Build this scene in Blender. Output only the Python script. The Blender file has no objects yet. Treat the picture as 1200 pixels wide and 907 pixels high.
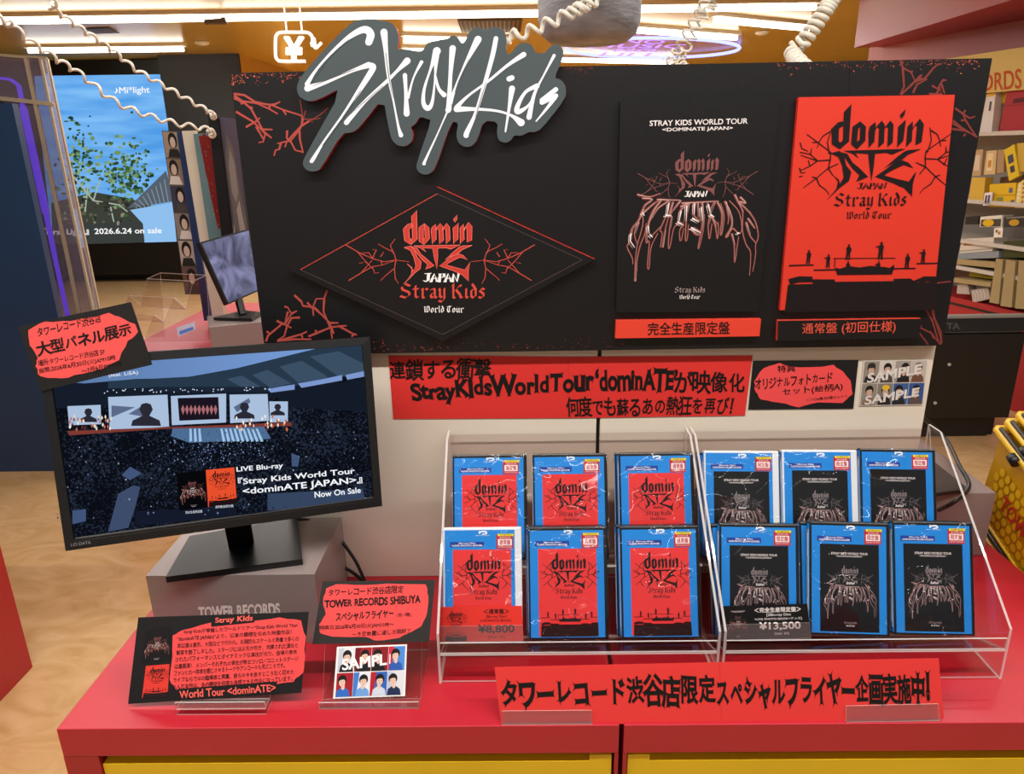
import bpy, math, random
from mathutils import Vector, Matrix
from mathutils.geometry import tessellate_polygon
random.seed(7)
V = Vector
SC = bpy.context.scene
COL = SC.collection

# ------------------------------------------------------------------ camera
FPX = 850.0
PITCH, ROLL, YAW = math.radians(18.106), math.radians(-1.018), math.radians(0.820)
CAM = V((0, 0, 1.58))
cp, sp, cw, sw = math.cos(PITCH), math.sin(PITCH), math.cos(YAW), math.sin(YAW)
_right = V((cw, sw, 0)); FW = V((-sw*cp, cw*cp, -sp)); _up = _right.cross(FW)
RT = _right*math.cos(ROLL) + _up*math.sin(ROLL)
UP = -_right*math.sin(ROLL) + _up*math.cos(ROLL)
cam_d = bpy.data.cameras.new('camera'); cam = bpy.data.objects.new('camera', cam_d); COL.objects.link(cam)
cam_d.sensor_fit = 'HORIZONTAL'; cam_d.sensor_width = 36; cam_d.lens = FPX/1200*36
cam_d.clip_start = 0.05; cam_d.clip_end = 100
M = Matrix((RT, UP, -FW)).transposed().to_4x4(); M.translation = CAM
cam.matrix_world = M
SC.camera = cam

# ------------------------------------------------------------------ light
SC.view_settings.view_transform = 'Standard'; SC.view_settings.look = 'None'
SC.view_settings.exposure = 0.0; SC.view_settings.gamma = 1.0
SC.view_settings.use_curve_mapping = False
SC.cycles.transparent_max_bounces = 40
SC.cycles.max_bounces = 12
w = bpy.data.worlds.new('World'); SC.world = w; w.use_nodes = True
w.node_tree.nodes['Background'].inputs[0].default_value = (0.98, 0.98, 1.0, 1)
w.node_tree.nodes['Background'].inputs[1].default_value = 0.15

def area(name, loc, sx, sy, power, col=(1, 0.98, 0.94), rot=(0, 0, 0)):
    l = bpy.data.lights.new(name, 'AREA'); l.shape = 'RECTANGLE'; l.size = sx; l.size_y = sy
    l.energy = power; l.color = col
    o = bpy.data.objects.new(name, l); COL.objects.link(o); o.location = loc; o.rotation_euler = rot
    return o
# ceiling strip lamps over the aisle and the display, plus added strips
area('ceiling_lamp_aisle', (0.2, -0.9, 2.62), 4.6, 0.05, 11)
area('ceiling_lamp_counter', (-0.3, 0.42, 2.62), 4.6, 0.07, 86)
area('highlight_strip_near', (-0.4, -2.6, 2.62), 5.0, 0.04, 11)  # added behind the camera to give highlights on the shrink wrap
area('highlight_strip_distant', (0.5, -4.6, 2.62), 6.0, 0.04, 13)  # second added strip behind the camera, also for wrap highlights
area('ceiling_lamp_behind', (0.0, 2.5, 2.62), 4.6, 0.09, 46)
area('ceiling_lamp_far', (-1.4, 4.6, 2.62), 5.0, 0.09, 85)
area('ceiling_fill_back', (-0.5, 7.4, 2.5), 8.0, 0.09, 130)  # added strip: its bounce off the floor brightens the ceiling
area('ceiling_fill_rear', (0.5, 11.0, 2.5), 8.0, 0.09, 130)  # added deeper in the room for more bounced light on the ceiling
area('ceiling_lamp_shelf', (1.7, 4.2, 2.3), 0.3, 2.2, 14, rot=(0, math.radians(50), 0))

# ------------------------------------------------------------------ helpers
def S(h, a=1.0):
    h = h.lstrip('#'); c = [int(h[i:i+2], 16)/255 for i in (0, 2, 4)]
    return tuple(((x/12.92) if x <= .04045 else ((x+.055)/1.055)**2.4) for x in c)+(a,)

def _nt(name):
    m = bpy.data.materials.new(name); m.use_nodes = True
    nt = m.node_tree; return m, nt, nt.nodes['Principled BSDF']

def mat(name, col, rough=0.5, metal=0.0, spec=0.5, vary=0.0, vscale=8.0, bump=0.0, bscale=60.0, emit=0.0, coat=0.0, stretch=None):
    m, nt, b = _nt(name)
    c = S(col) if isinstance(col, str) else col
    b.inputs['Base Color'].default_value = c
    b.inputs['Roughness'].default_value = rough; b.inputs['Metallic'].default_value = metal
    b.inputs['Specular IOR Level'].default_value = spec
    b.inputs['Coat Weight'].default_value = coat
    if vary or bump:
        tc = nt.nodes.new('ShaderNodeTexCoord'); src = tc.outputs['Object']
        if stretch:
            mp = nt.nodes.new('ShaderNodeMapping'); mp.inputs['Scale'].default_value = stretch
            nt.links.new(src, mp.inputs[0]); src = mp.outputs[0]
    if vary:
        n = nt.nodes.new('ShaderNodeTexNoise'); n.inputs['Scale'].default_value = vscale; n.inputs['Detail'].default_value = 5
        nt.links.new(src, n.inputs['Vector'])
        r = nt.nodes.new('ShaderNodeValToRGB')
        r.color_ramp.elements[0].position = .3; r.color_ramp.elements[1].position = .7
        r.color_ramp.elements[0].color = tuple(x*(1-vary) for x in c[:3])+(1,)
        r.color_ramp.elements[1].color = tuple(min(1, x*(1+vary)) for x in c[:3])+(1,)
        nt.links.new(n.outputs[0], r.inputs[0]); nt.links.new(r.outputs[0], b.inputs['Base Color'])
    if bump:
        n2 = nt.nodes.new('ShaderNodeTexNoise'); n2.inputs['Scale'].default_value = bscale
        nt.links.new(src, n2.inputs['Vector'])
        bp = nt.nodes.new('ShaderNodeBump'); bp.inputs['Strength'].default_value = bump; bp.inputs['Distance'].default_value = .01
        nt.links.new(n2.outputs[0], bp.inputs['Height']); nt.links.new(bp.outputs[0], b.inputs['Normal'])
    if emit:
        b.inputs['Emission Color'].default_value = c; b.inputs['Emission Strength'].default_value = emit
    return m

def glow(name, col, strength=1.0):          # light-giving: screens, lamps, neon
    m = bpy.data.materials.new(name); m.use_nodes = True; nt = m.node_tree; nt.nodes.clear()
    e = nt.nodes.new('ShaderNodeEmission'); o = nt.nodes.new('ShaderNodeOutputMaterial')
    e.inputs[0].default_value = S(col) if isinstance(col, str) else col; e.inputs[1].default_value = strength
    nt.links.new(e.outputs[0], o.inputs[0]); return m

def clear(name, tint='#f4f0ee', fac=0.5, rough=0.03, haze=0.0, hazecol='#d8d4d0', bump=0.0, bscale=30.0, base=0.03):
    """clear plastic sheet: transparent, mirror-like towards grazing angles, a little haze"""
    m = bpy.data.materials.new(name); m.use_nodes = True; nt = m.node_tree; nt.nodes.clear()
    N = nt.nodes.new; L = nt.links.new
    out = N('ShaderNodeOutputMaterial'); tr = N('ShaderNodeBsdfTransparent'); gl = N('ShaderNodeBsdfGlossy')
    tr.inputs[0].default_value = S(tint); gl.inputs['Roughness'].default_value = rough
    lw = N('ShaderNodeLayerWeight'); lw.inputs[0].default_value = 0.5; pw = N('ShaderNodeMath'); pw.operation = 'POWER'; pw.inputs[1].default_value = 3.0
    ml = N('ShaderNodeMath'); ml.operation = 'MULTIPLY_ADD'; ml.inputs[1].default_value = fac; ml.inputs[2].default_value = base
    L(lw.outputs['Facing'], pw.inputs[0]); L(pw.outputs[0], ml.inputs[0])
    mx = N('ShaderNodeMixShader'); L(ml.outputs[0], mx.inputs[0]); L(tr.outputs[0], mx.inputs[1]); L(gl.outputs[0], mx.inputs[2])
    last = mx
    if haze:
        df = N('ShaderNodeBsdfDiffuse'); df.inputs[0].default_value = S(hazecol)
        m2 = N('ShaderNodeMixShader'); m2.inputs[0].default_value = haze
        L(mx.outputs[0], m2.inputs[1]); L(df.outputs[0], m2.inputs[2]); last = m2
    if bump:
        tc = N('ShaderNodeTexCoord'); oi = N('ShaderNodeObjectInfo'); ad = N('ShaderNodeVectorMath'); ad.operation = 'ADD'
        L(tc.outputs['Object'], ad.inputs[0])
        sc2 = N('ShaderNodeVectorMath'); sc2.operation = 'SCALE'; sc2.inputs['Scale'].default_value = 30.0
        cmb = N('ShaderNodeCombineXYZ'); L(oi.outputs['Random'], cmb.inputs[0]); L(oi.outputs['Random'], cmb.inputs[2])
        L(cmb.outputs[0], sc2.inputs[0]); L(sc2.outputs[0], ad.inputs[1])
        ns = N('ShaderNodeTexNoise'); ns.inputs['Scale'].default_value = bscale; ns.inputs['Detail'].default_value = 0.0; ns.inputs['Distortion'].default_value = 0.9
        L(ad.outputs[0], ns.inputs['Vector'])
        bp = N('ShaderNodeBump'); bp.inputs['Strength'].default_value = bump; bp.inputs['Distance'].default_value = .01
        L(ns.outputs[0], bp.inputs['Height']); L(bp.outputs[0], gl.inputs['Normal'])
    L(last.outputs[0], out.inputs[0]); return m

_MC = {}
def flat(col, rough=0.55, spec=0.3):         # plain printed colour, cached
    k = (col, rough, spec)
    if k not in _MC: _MC[k] = mat('print_'+col.strip('#'), col, rough, spec=spec)
    return _MC[k]
_GC = {}
def led(col, s=1.0):
    k = (col, s)
    if k not in _GC: _GC[k] = glow('screen_'+col.strip('#'), col, s)
    return _GC[k]

def ray(u, v): return FW + RT*((u-600)/FPX) - UP*((v-453.5)/FPX)
class Pl:
    """a real plane in the room; at(u, v, d) is the point of it seen at photo position u, v, lifted d along its normal"""
    def __init__(s, p0, n): s.p0 = V(p0); s.n = V(n).normalized()
    def at(s, u, v, d=0.0):
        r = ray(u, v); t = s.n.dot(s.p0-CAM)/s.n.dot(r)
        return CAM + r*t + s.n*d
class Fr:
    """local frame: x right, y up, d outwards"""
    def __init__(s, o, x, y, n=None):
        s.o, s.x, s.y = V(o), V(x), V(y); s.n = V(n) if n else s.x.cross(s.y).normalized()
    def at(s, x, y, d=0.0): return s.o + s.x*x + s.y*y + s.n*d
class Sub:
    """unit square (s right, t down) laid on a quad TL,TR,BR,BL of another mapper"""
    def __init__(s, m, TL, TR, BR, BL): s.m = m; s.q = (TL, TR, BR, BL)
    def at(s, a, t, d=0.0):
        TL, TR, BR, BL = s.q
        u = (TL[0]*(1-a)+TR[0]*a)*(1-t)+(BL[0]*(1-a)+BR[0]*a)*t
        v = (TL[1]*(1-a)+TR[1]*a)*(1-t)+(BL[1]*(1-a)+BR[1]*a)*t
        return s.m.at(u, v, d)
class Aff:
    """x,y (y up) scaled and shifted into another mapper"""
    def __init__(s, m, cx, cy, sx, sy): s.m = m; s.c = (cx, cy, sx, sy)
    def at(s, x, y, d=0.0): return s.m.at(s.c[0]+x*s.c[2], s.c[1]+y*s.c[3], d)
ID = Fr((0, 0, 0), (1, 0, 0), (0, 1, 0), (0, 0, 1))

class MB:
    def __init__(s): s.v = []; s.f = []; s.mi = []; s.m = []; s.c = 0
    def _mat(s, m):
        if m not in s.m: s.m.append(m)
        return s.m.index(m)
    def add(s, vs, fs, m):
        k = len(s.v); i = s._mat(m); s.v += [V(p) for p in vs]
        for f in fs: s.f.append(tuple(k+a for a in f)); s.mi.append(i)
    def box(s, lo, hi, m, rot=None, piv=None):
        x0, y0, z0 = lo; x1, y1, z1 = hi
        vs = [V(p) for p in ((x0,y0,z0),(x1,y0,z0),(x1,y1,z0),(x0,y1,z0),(x0,y0,z1),(x1,y0,z1),(x1,y1,z1),(x0,y1,z1))]
        if rot is not None:
            pv = V(piv) if piv else (V(lo)+V(hi))/2
            R = Matrix.Rotation(rot, 3, 'Z'); vs = [R @ (p-pv)+pv for p in vs]
        s.add(vs, [(0,3,2,1),(4,5,6,7),(0,1,5,4),(1,2,6,5),(2,3,7,6),(3,0,4,7)], m)
    def poly(s, pts, m):                      # 3D polygon, may be concave
        pts = [V(p) for p in pts]
        if len(pts) < 5 and len(pts) == 4 or len(pts) == 3: s.add(pts, [tuple(range(len(pts)))], m); return
        s.add(pts, [t for t in tessellate_polygon([pts])], m)
    def slab(s, pts, n, t, mf, ms=None, mb=None):     # front polygon pushed back by t along -n
        pts = [V(p) for p in pts]; n = V(n).normalized(); ms = ms or mf; mb = mb or mf
        bk = [p-n*t for p in pts]; N = len(pts)
        s.poly(pts, mf); s.poly(bk[::-1], mb)
        for i in range(N):
            j = (i+1) % N; s.add([pts[i], pts[j], bk[j], bk[i]], [(0,1,2,3)], ms)
    def tube(s, pts, r, m, k=8, cap=True):
        pts = [V(p) for p in pts]; n = len(pts); rr = r if isinstance(r, (list, tuple)) else [r]*n
        tg = [(pts[min(i+1,n-1)]-pts[max(i-1,0)]).normalized() for i in range(n)]
        a = tg[0].orthogonal().normalized(); vs = []; fs = []
        for i in range(n):
            a = (a - tg[i]*a.dot(tg[i])).normalized(); b = tg[i].cross(a)
            for j in range(k):
                q = 2*math.pi*j/k; vs.append(pts[i]+a*(rr[i]*math.cos(q))+b*(rr[i]*math.sin(q)))
        for i in range(n-1):
            for j in range(k):
                fs.append((i*k+j, i*k+(j+1)%k, (i+1)*k+(j+1)%k, (i+1)*k+j))
        if cap: fs += [tuple(range(k))[::-1], tuple((n-1)*k+j for j in range(k))]
        s.add(vs, fs, m)
    def lathe(s, prof, c, m, k=32):           # prof: (radius, z)
        c = V(c); vs = []; fs = []
        for r, z in prof:
            for j in range(k):
                q = 2*math.pi*j/k; vs.append(c+V((r*math.cos(q), r*math.sin(q), z)))
        for i in range(len(prof)-1):
            for j in range(k): fs.append((i*k+j, i*k+(j+1)%k, (i+1)*k+(j+1)%k, (i+1)*k+j))
        fs += [tuple(range(k))[::-1], tuple((len(prof)-1)*k+j for j in range(k))]
        s.add(vs, fs, m)
    # ---- flat print on a mapper
    def p2(s, mp, pts, m, d=.0004):
        s.c += 1; d += (s.c % 41)*3e-6
        s.poly([mp.at(x, y, d) for x, y in pts], m)
    def rect(s, mp, x0, y0, x1, y1, m, d=.0004): s.p2(mp, [(x0,y0),(x1,y0),(x1,y1),(x0,y1)], m, d)
    def disc(s, mp, x, y, rx, ry, m, d=.0004, k=14, a0=0, a1=2*math.pi):
        s.p2(mp, [(x+rx*math.cos(a0+(a1-a0)*i/k), y+ry*math.sin(a0+(a1-a0)*i/k)) for i in range(k)], m, d)
    def stroke(s, mp, pts, m, d=.0004, smooth=True, caps=True):   # pts (x, y, width)
        if smooth and len(pts) > 2:
            P = [pts[0]]+list(pts)+[pts[-1]]; q = []
            for i in range(1, len(P)-2):
                for t in [j/5 for j in range(5)]:
                    q.append(tuple(.5*((2*P[i][c])+(P[i+1][c]-P[i-1][c])*t+(2*P[i-1][c]-5*P[i][c]+4*P[i+1][c]-P[i+2][c])*t*t+(-P[i-1][c]+3*P[i][c]-3*P[i+1][c]+P[i+2][c])*t**3) for c in range(3)))
            q.append(pts[-1]); pts = q
        L, R = [], []
        for i, p in enumerate(pts):
            a = pts[max(i-1, 0)]; b = pts[min(i+1, len(pts)-1)]
            dx, dy = b[0]-a[0], b[1]-a[1]; l = math.hypot(dx, dy) or 1
            h = max(p[2], 0)/2; L.append((p[0]-dy/l*h, p[1]+dx/l*h)); R.append((p[0]+dy/l*h, p[1]-dx/l*h))
        for i in range(len(pts)-1): s.p2(mp, [L[i], L[i+1], R[i+1], R[i]], m, d)
        if caps:
            for p in (pts[0], pts[-1]):
                if p[2] > 0: s.disc(mp, p[0], p[1], p[2]/2, p[2]/2, m, d)
    def line(s, mp, pts, w, m, d=.0004, taper=1.0, caps=False, smooth=False):
        n = len(pts)-1
        s.stroke(mp, [(p[0], p[1], w*(1+(taper-1)*i/n)) for i, p in enumerate(pts)], m, d, smooth, caps)
    def text(s, mp, string, TL, TR, BR, BL, m, d=.0006, flare=0., bold=0., jit=0., sh=0.):
        vs, fs, (x0, y0, x1, y1) = layout(string, flare, bold, jit)
        sub = Sub(mp, TL, TR, BR, BL)
        s.add([sub.at((x-x0)/(x1-x0)+sh*((y-y0)/(y1-y0)-.5), (y1-y)/(y1-y0), d+z) for x, y, z in vs], fs, m)
    def tbox(s, mp, string, x0, ytop, x1, ybot, m, d=.0006, **k):
        s.text(mp, string, (x0, ytop), (x1, ytop), (x1, ybot), (x0, ybot), m, d, **k)
    def build(s, name, parent=None, smooth=False, bevel=0.0, origin=None, local=False):
        me = bpy.data.meshes.new(name)
        if parent is not None: o0 = V((0,0,0)) if local else (V(origin) if origin is not None else parent.location)
        elif origin is not None: o0 = V(origin)
        else:
            xs = [p.x for p in s.v]; ys = [p.y for p in s.v]
            o0 = V(((min(xs)+max(xs))/2, (min(ys)+max(ys))/2, min(p.z for p in s.v)))
        me.from_pydata([p-o0 for p in s.v], [], s.f)
        for m in s.m: me.materials.append(m)
        me.polygons.foreach_set('material_index', s.mi)
        if smooth: me.polygons.foreach_set('use_smooth', [True]*len(s.f))
        me.update()
        o = bpy.data.objects.new(name, me); COL.objects.link(o)
        if parent is not None: o.parent = parent
        else: o.location = o0
        if bevel:
            b = o.modifiers.new('bevel', 'BEVEL'); b.width = bevel; b.segments = 2; b.limit_method = 'ANGLE'; b.angle_limit = math.radians(50)
        return o

# ---- lettering: glyph outlines from Blender's own font, optionally fattened and with flared corners
_tc = bpy.data.curves.new('glyph', 'FONT'); _to = bpy.data.objects.new('glyph', _tc); COL.objects.link(_to); _tc.resolution_u = 2
_G = {}; _W = {}
def _width(t):
    _tc.body = t; bpy.context.view_layer.update()
    return _to.dimensions.x
def glyph(ch, flare, bold):
    k = (ch, flare, bold)
    if k in _G: return _G[k]
    _tc.body = ch; dg = bpy.context.evaluated_depsgraph_get(); dg.update()
    cu = _to.evaluated_get(dg).to_curve(dg)
    loops = []
    for sp_ in cu.splines:
        pts = []
        if sp_.type == 'BEZIER':
            bp = sp_.bezier_points; n = len(bp)
            for i in range(n):
                a, b = bp[i], bp[(i+1) % n]; P0, P1, P2, P3 = a.co, a.handle_right, b.co, b.handle_left
                P2, P3 = b.handle_left, b.co
                pts.append((P0.x, P0.y))
                ln = (P3-P0).length
                dev = abs((P1-P0).cross(P3-P0).z)+abs((P2-P0).cross(P3-P0).z)
                if ln > 0 and dev/ln > .008:
                    for t in (.33, .67) if dev/ln < .15 else (.25, .5, .75):
                        q = P0*(1-t)**3+P1*3*t*(1-t)**2+P2*3*t*t*(1-t)+P3*t**3; pts.append((q.x, q.y))
        else: pts = [(p.co.x, p.co.y) for p in sp_.points]
        cl = []
        for p in pts:
            if not cl or math.hypot(p[0]-cl[-1][0], p[1]-cl[-1][1]) > .002: cl.append(p)
        if len(cl) > 2 and math.hypot(cl[0][0]-cl[-1][0], cl[0][1]-cl[-1][1]) < .002: cl.pop()
        if len(cl) > 2: loops.append(cl)
    _to.evaluated_get(dg).to_curve_clear()
    if not loops: _G[k] = ([], []); return _G[k]
    ar = sum(sum(l[i][0]*l[(i+1)%len(l)][1]-l[(i+1)%len(l)][0]*l[i][1] for i in range(len(l))) for l in loops)
    sg = 1 if ar > 0 else -1                 # ccw outer: outward is the right-hand normal
    cd = bpy.data.curves.new('fill', 'CURVE'); cd.dimensions = '2D'; cd.fill_mode = 'FRONT'
    for l in loops:
        s_ = cd.splines.new('POLY'); s_.points.add(len(l)-1); s_.use_cyclic_u = True
        for p, (x, y) in zip(s_.points, l): p.co = (x, y, 0, 1)
    ob = bpy.data.objects.new('fill', cd)
    me = bpy.data.meshes.new_from_object(ob)
    vs = [(v.co.x, v.co.y, 0.0) for v in me.vertices]; fs = [tuple(p.vertices) for p in me.polygons]
    if flare or bold:                        # fatten with a ribbon along the outline, flare the stroke ends
        c = 0; cx = sum(len(l) for l in loops); kf = 1.0 if cx < 26 else (.5 if cx < 44 else .28)
        flare *= kf; bold *= (1+kf)/2
        for l in loops:
            n = len(l)
            for i in range(n):
                a, b, e = l[i-1], l[i], l[(i+1) % n]
                d1 = (b[0]-a[0], b[1]-a[1]); d2 = (e[0]-b[0], e[1]-b[1])
                l1 = math.hypot(*d1); l2 = math.hypot(*d2); d1 = (d1[0]/l1, d1[1]/l1); d2 = (d2[0]/l2, d2[1]/l2)
                c += 1; z = (c % 37+1)*3e-6; k0 = len(vs)
                if bold:
                    ox, oy = -d2[1]*bold, d2[0]*bold; ex, ey = d2[0]*bold*.7, d2[1]*bold*.7
                    vs += [(b[0]-ex+ox, b[1]-ey+oy, z), (b[0]-ex-ox, b[1]-ey-oy, z), (e[0]+ex-ox, e[1]+ey-oy, z), (e[0]+ex+ox, e[1]+ey+oy, z)]
                    fs.append((k0, k0+1, k0+2, k0+3)); k0 += 4
                cr = (d1[0]*d2[1]-d1[1]*d2[0])*sg; dt = d1[0]*d2[0]+d1[1]*d2[1]
                if flare and cr > .5 and dt < .75:
                    nx, ny = (d1[1]+d2[1])*sg, -(d1[0]+d2[0])*sg; ln = math.hypot(nx, ny) or 1
                    f_ = (flare*1.25+bold)*(.7+.6*random.random()); k1 = min(l1*.6, flare*2.2); k2 = min(l2*.6, flare*2.2)
                    vs += [(b[0]-d1[0]*k1, b[1]-d1[1]*k1, z+2e-6), (b[0]+nx/ln*f_, b[1]+ny/ln*f_, z+2e-6), (b[0]+d2[0]*k2, b[1]+d2[1]*k2, z+2e-6)]
                    fs.append((k0, k0+1, k0+2))
    bpy.data.objects.remove(ob); bpy.data.curves.remove(cd); bpy.data.meshes.remove(me)
    _G[k] = (vs, fs); return _G[k]
_LC = {}
def layout(string, flare, bold, jit):
    key = (string, flare, bold, jit)
    if key in _LC: return _LC[key]
    rng = random.Random(len(string)*7+int(jit*100))
    vs, fs = [], []; x = 0.0
    for ch in string:
        if ch not in _W:
            _W[ch] = 0.3 if ch == ' ' else (_width('H'+ch+'H')-_width('HH'))
        wd = _W[ch]
        if ch != ' ':
            g, f = glyph(ch, flare, bold); k = len(vs)
            a = rng.uniform(-1, 1)*jit*.35; sc = 1+rng.uniform(-1, 1)*jit; dy = rng.uniform(-1, 1)*jit*.35
            ca, sa = math.cos(a), math.sin(a)
            for gx, gy, gz in g:
                ux, uy = (gx-wd/2)*sc, (gy-.36)*sc*(1+jit*.5)
                vs.append((x+wd/2+ux*ca-uy*sa, .36+dy+ux*sa+uy*ca, gz))
            fs += [tuple(k+i for i in t) for t in f]
        x += wd*(1-jit*.2)
    xs = [p[0] for p in vs]; ys = [p[1] for p in vs]
    _LC[key] = (vs, fs, (min(xs), min(ys), max(xs), max(ys))); return _LC[key]

# ---- broad-nib gothic letters
NIB = {
 'S': (1.25, [[(1.05,1.2),(.6,1.42),(.2,1.1),(.35,.82),(.9,.62),(1.05,.32),(.6,.03),(.08,.22)]]),
 't': (.72, [[(.3,1.25),(.3,.2),(.48,.04),(.66,.14)], [(.05,.92),(.6,.92)]]),
 'r': (.8, [[(.05,.85),(.24,.95),(.24,.1),(.4,.0)], [(.3,.75),(.55,.98),(.74,.82)]]),
 'a': (.85, [[(.15,.82),(.5,.96),(.6,.8),(.6,.15),(.78,.02)], [(.58,.55),(.2,.4),(.2,.15),(.4,.02),(.58,.2)]]),
 'y': (.82, [[(.1,.95),(.2,.8),(.2,.2),(.4,.05),(.62,.25)], [(.65,1.0),(.65,-.05),(.4,-.38),(.08,-.25)]]),
 'K': (1.25, [[(.22,1.42),(.22,.1),(.4,0)], [(0,1.15),(.24,1.42)], [(.28,.72),(.62,.95),(.86,1.3),(1.02,1.18)], [(.5,.82),(.9,.35),(.95,.1),(1.16,.05)]]),
 'i': (.46, [[(.05,.85),(.2,.95),(.2,.15),(.36,.02)], [(.16,1.24),(.26,1.32)]]),
 'd': (.82, [[(.6,.9),(.2,.8),(.2,.2),(.4,.02),(.64,.2),(.64,.9),(.28,1.42)]]),
 's': (.74, [[(.62,.85),(.36,.98),(.16,.74),(.56,.4),(.56,.15),(.32,.0),(.06,.15)]]),
 'W': (1.4, [[(.08,1.3),(.25,1.2),(.25,.2),(.45,.05),(.7,.3)], [(.72,1.38),(.72,.25),(.92,.05),(1.22,.3),(1.22,1.1),(1.0,1.4)]]),
 'o': (.86, [[(.2,.8),(.2,.2),(.42,.02),(.66,.2),(.66,.75),(.42,.97),(.2,.8)]]),
 'l': (.46, [[(.08,1.35),(.22,1.42),(.22,.15),(.38,.02)]]),
 'T': (1.15, [[(.08,1.22),(.5,1.36),(1.06,1.3)], [(.36,1.2),(.15,.7),(.3,.2),(.6,.03),(1.0,.25)], [(.66,1.3),(.62,.2)]]),
 'u': (.88, [[(.05,.85),(.2,.95),(.2,.2),(.4,.03),(.64,.2)], [(.66,.97),(.66,.15),(.82,.02)]]),
}
def gothic(mb, mp, string, x0, ytop, x1, ybot, m, d=.0006, w=.26):
    segs = []; x = 0
    hx, hy = w*.5*math.cos(.7), w*.5*math.sin(.7)
    for ch in string:
        if ch == ' ': x += .45; continue
        adv, st = NIB[ch]
        for l in st:
            for a, b in zip(l, l[1:]):
                A, B = (a[0]+x, a[1]), (b[0]+x, b[1])
                q = [(A[0]-hx, A[1]-hy), (A[0]+hx, A[1]+hy), (B[0]+hx, B[1]+hy), (B[0]-hx, B[1]-hy)]
                segs.append(q)
        x += adv+.06
    X0 = min(p[0] for q in segs for p in q); X1 = max(p[0] for q in segs for p in q)
    Y0 = -.45 if 'y' in string else -.1; Y1 = 1.5
    for q in segs:
        mb.p2(mp, [(x0+(p[0]-X0)/(X1-X0)*(x1-x0), ytop+(Y1-p[1])/(Y1-Y0)*(ybot-ytop)) for p in q], m, d)

# ---- the tour emblem, traced once: x from -.5 to .5 is the width of the upper word, y up
def _e(pts): return [((x+.12*(y-455)-600)/607, -(y-455)/607) for x, y in pts]
EMB = [_e(q) for q in [
 [(298,312),(345,268),(375,262),(388,285),(348,312),(343,395),(364,414),(352,450),(298,415)],
 [(385,200),(435,148),(424,262),(412,398),(350,450),(338,420),(372,390),(378,290)],
 [(438,300),(490,265),(488,303),(474,316),(464,402),(462,452),(425,418)],
 [(490,265),(526,300),(520,395),(462,452),(464,402),(483,386),(488,303)],
 [(552,300),(590,270),(590,300),(578,402),(540,445),(542,330)],
 [(580,318),(632,262),(650,290),(642,410),(603,444),(612,315),(602,305),(584,328)],
 [(640,318),(688,262),(708,290),(700,408),(663,442),(672,315),(660,305),(642,328)],
 [(738,305),(790,258),(770,400),(728,442)], [(750,228),(790,188),(782,225),(762,252)],
 [(800,305),(836,268),(834,300),(826,402),(786,442)], [(830,318),(882,252),(908,290),(890,410),(848,430),(862,305),(850,298),(832,330)],
 [(285,475),(350,460),(376,500),(390,560),(422,600),(405,662),(352,700),(245,797),(320,715),(335,650),(296,618),(345,680),(370,640),(362,560),(338,500)],
 [(350,468),(398,480),(432,540),(470,572),(532,636),(500,650),(452,667),(475,625),(428,578),(388,515)],
 [(372,460),(785,453),(735,472),(695,490),(655,477),(582,482),(572,560),(553,668),(542,560),(536,482),(452,477),(475,514),(430,478)],
 [(888,456),(800,492),(745,537),(700,548),(638,582),(720,512),(770,474),(800,462)],
 [(700,550),(760,530),(800,545),(832,582),(770,560),(720,582),(660,612),(640,630),(740,658),(800,672),(852,603),(826,690),(820,772),(770,716),(700,682),(578,636),(650,588)]]]
BR_R = [[(x/1, y) for x, y in _e(q)] for q in [
 [(285,520),(200,525),(90,485)], [(285,520),(290,470),(205,400),(135,345)], [(280,480),(270,400),(300,310)], [(290,330),(240,360),(215,400),(200,440)],
 [(200,525),(155,480),(85,465)], [(155,480),(165,440)], [(200,525),(150,560),(80,590)], [(285,520),(270,575),(190,640),(100,705)],
 [(190,640),(210,690),(250,720),(270,750)], [(270,575),(340,545)], [(270,575),(300,625)], [(90,400),(100,440),(140,460)], [(80,570),(90,605),(120,600)], [(75,630),(100,625)],
 [(150,560),(140,520)], [(205,400),(170,400)], [(190,640),(160,630)]]]
BR_D = [[((x-600)/420, -(y-299)/420) for x, y in q] for q in [
 [(25,295),(110,345),(190,380),(260,400),(335,390),(415,400)], [(45,515),(120,470),(190,430),(250,420),(335,390)], [(100,340),(150,400),(110,410)],
 [(190,380),(215,325),(190,325)], [(190,380),(170,345),(130,345)], [(190,430),(205,470),(230,465)], [(150,400),(200,450)], [(120,470),(190,390)],
 [(335,390),(320,340),(265,315),(225,290)], [(320,350),(300,300),(330,260)], [(335,390),(325,440),(265,490),(240,515)], [(325,440),(330,500),(350,535)],
 [(240,370),(260,340)], [(250,420),(240,390)]]]
def emblem(mb, mp, m, br, bw=.016, d=.0006, mbr=None):
    for q in EMB: mb.p2(mp, q, m, d)
    for q in br:
        for sgn in (1, -1):
            mb.line(mp, [(x*sgn+(.0 if sgn > 0 else .02), y) for x, y in q], bw, mbr or m, d-.0001, taper=.55)
def brush_word(mb, mp, m, x0, y0, x1, y1, d=.0007, w=.09):       # JAPAN, brushed
    L = [[(.02,.95),(.22,1.0)], [(.14,1.0),(.12,.2),(.05,.05),(.0,.2)], [(.2,.0),(.3,.95),(.38,.05)], [(.2,.4),(.4,.45)],
         [(.44,.0),(.47,.95)], [(.42,.9),(.58,.95),(.58,.6),(.46,.5)], [(.6,.0),(.7,.95),(.78,.05)], [(.6,.4),(.8,.45)], [(.82,0),(.85,.95),(.95,.05),(1.0,1.0)]]
    for q in L:
        mb.line(Aff(mp, x0, y0, (x1-x0), (y1-y0)), q, w, m, d, caps=False, taper=.8)

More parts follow.
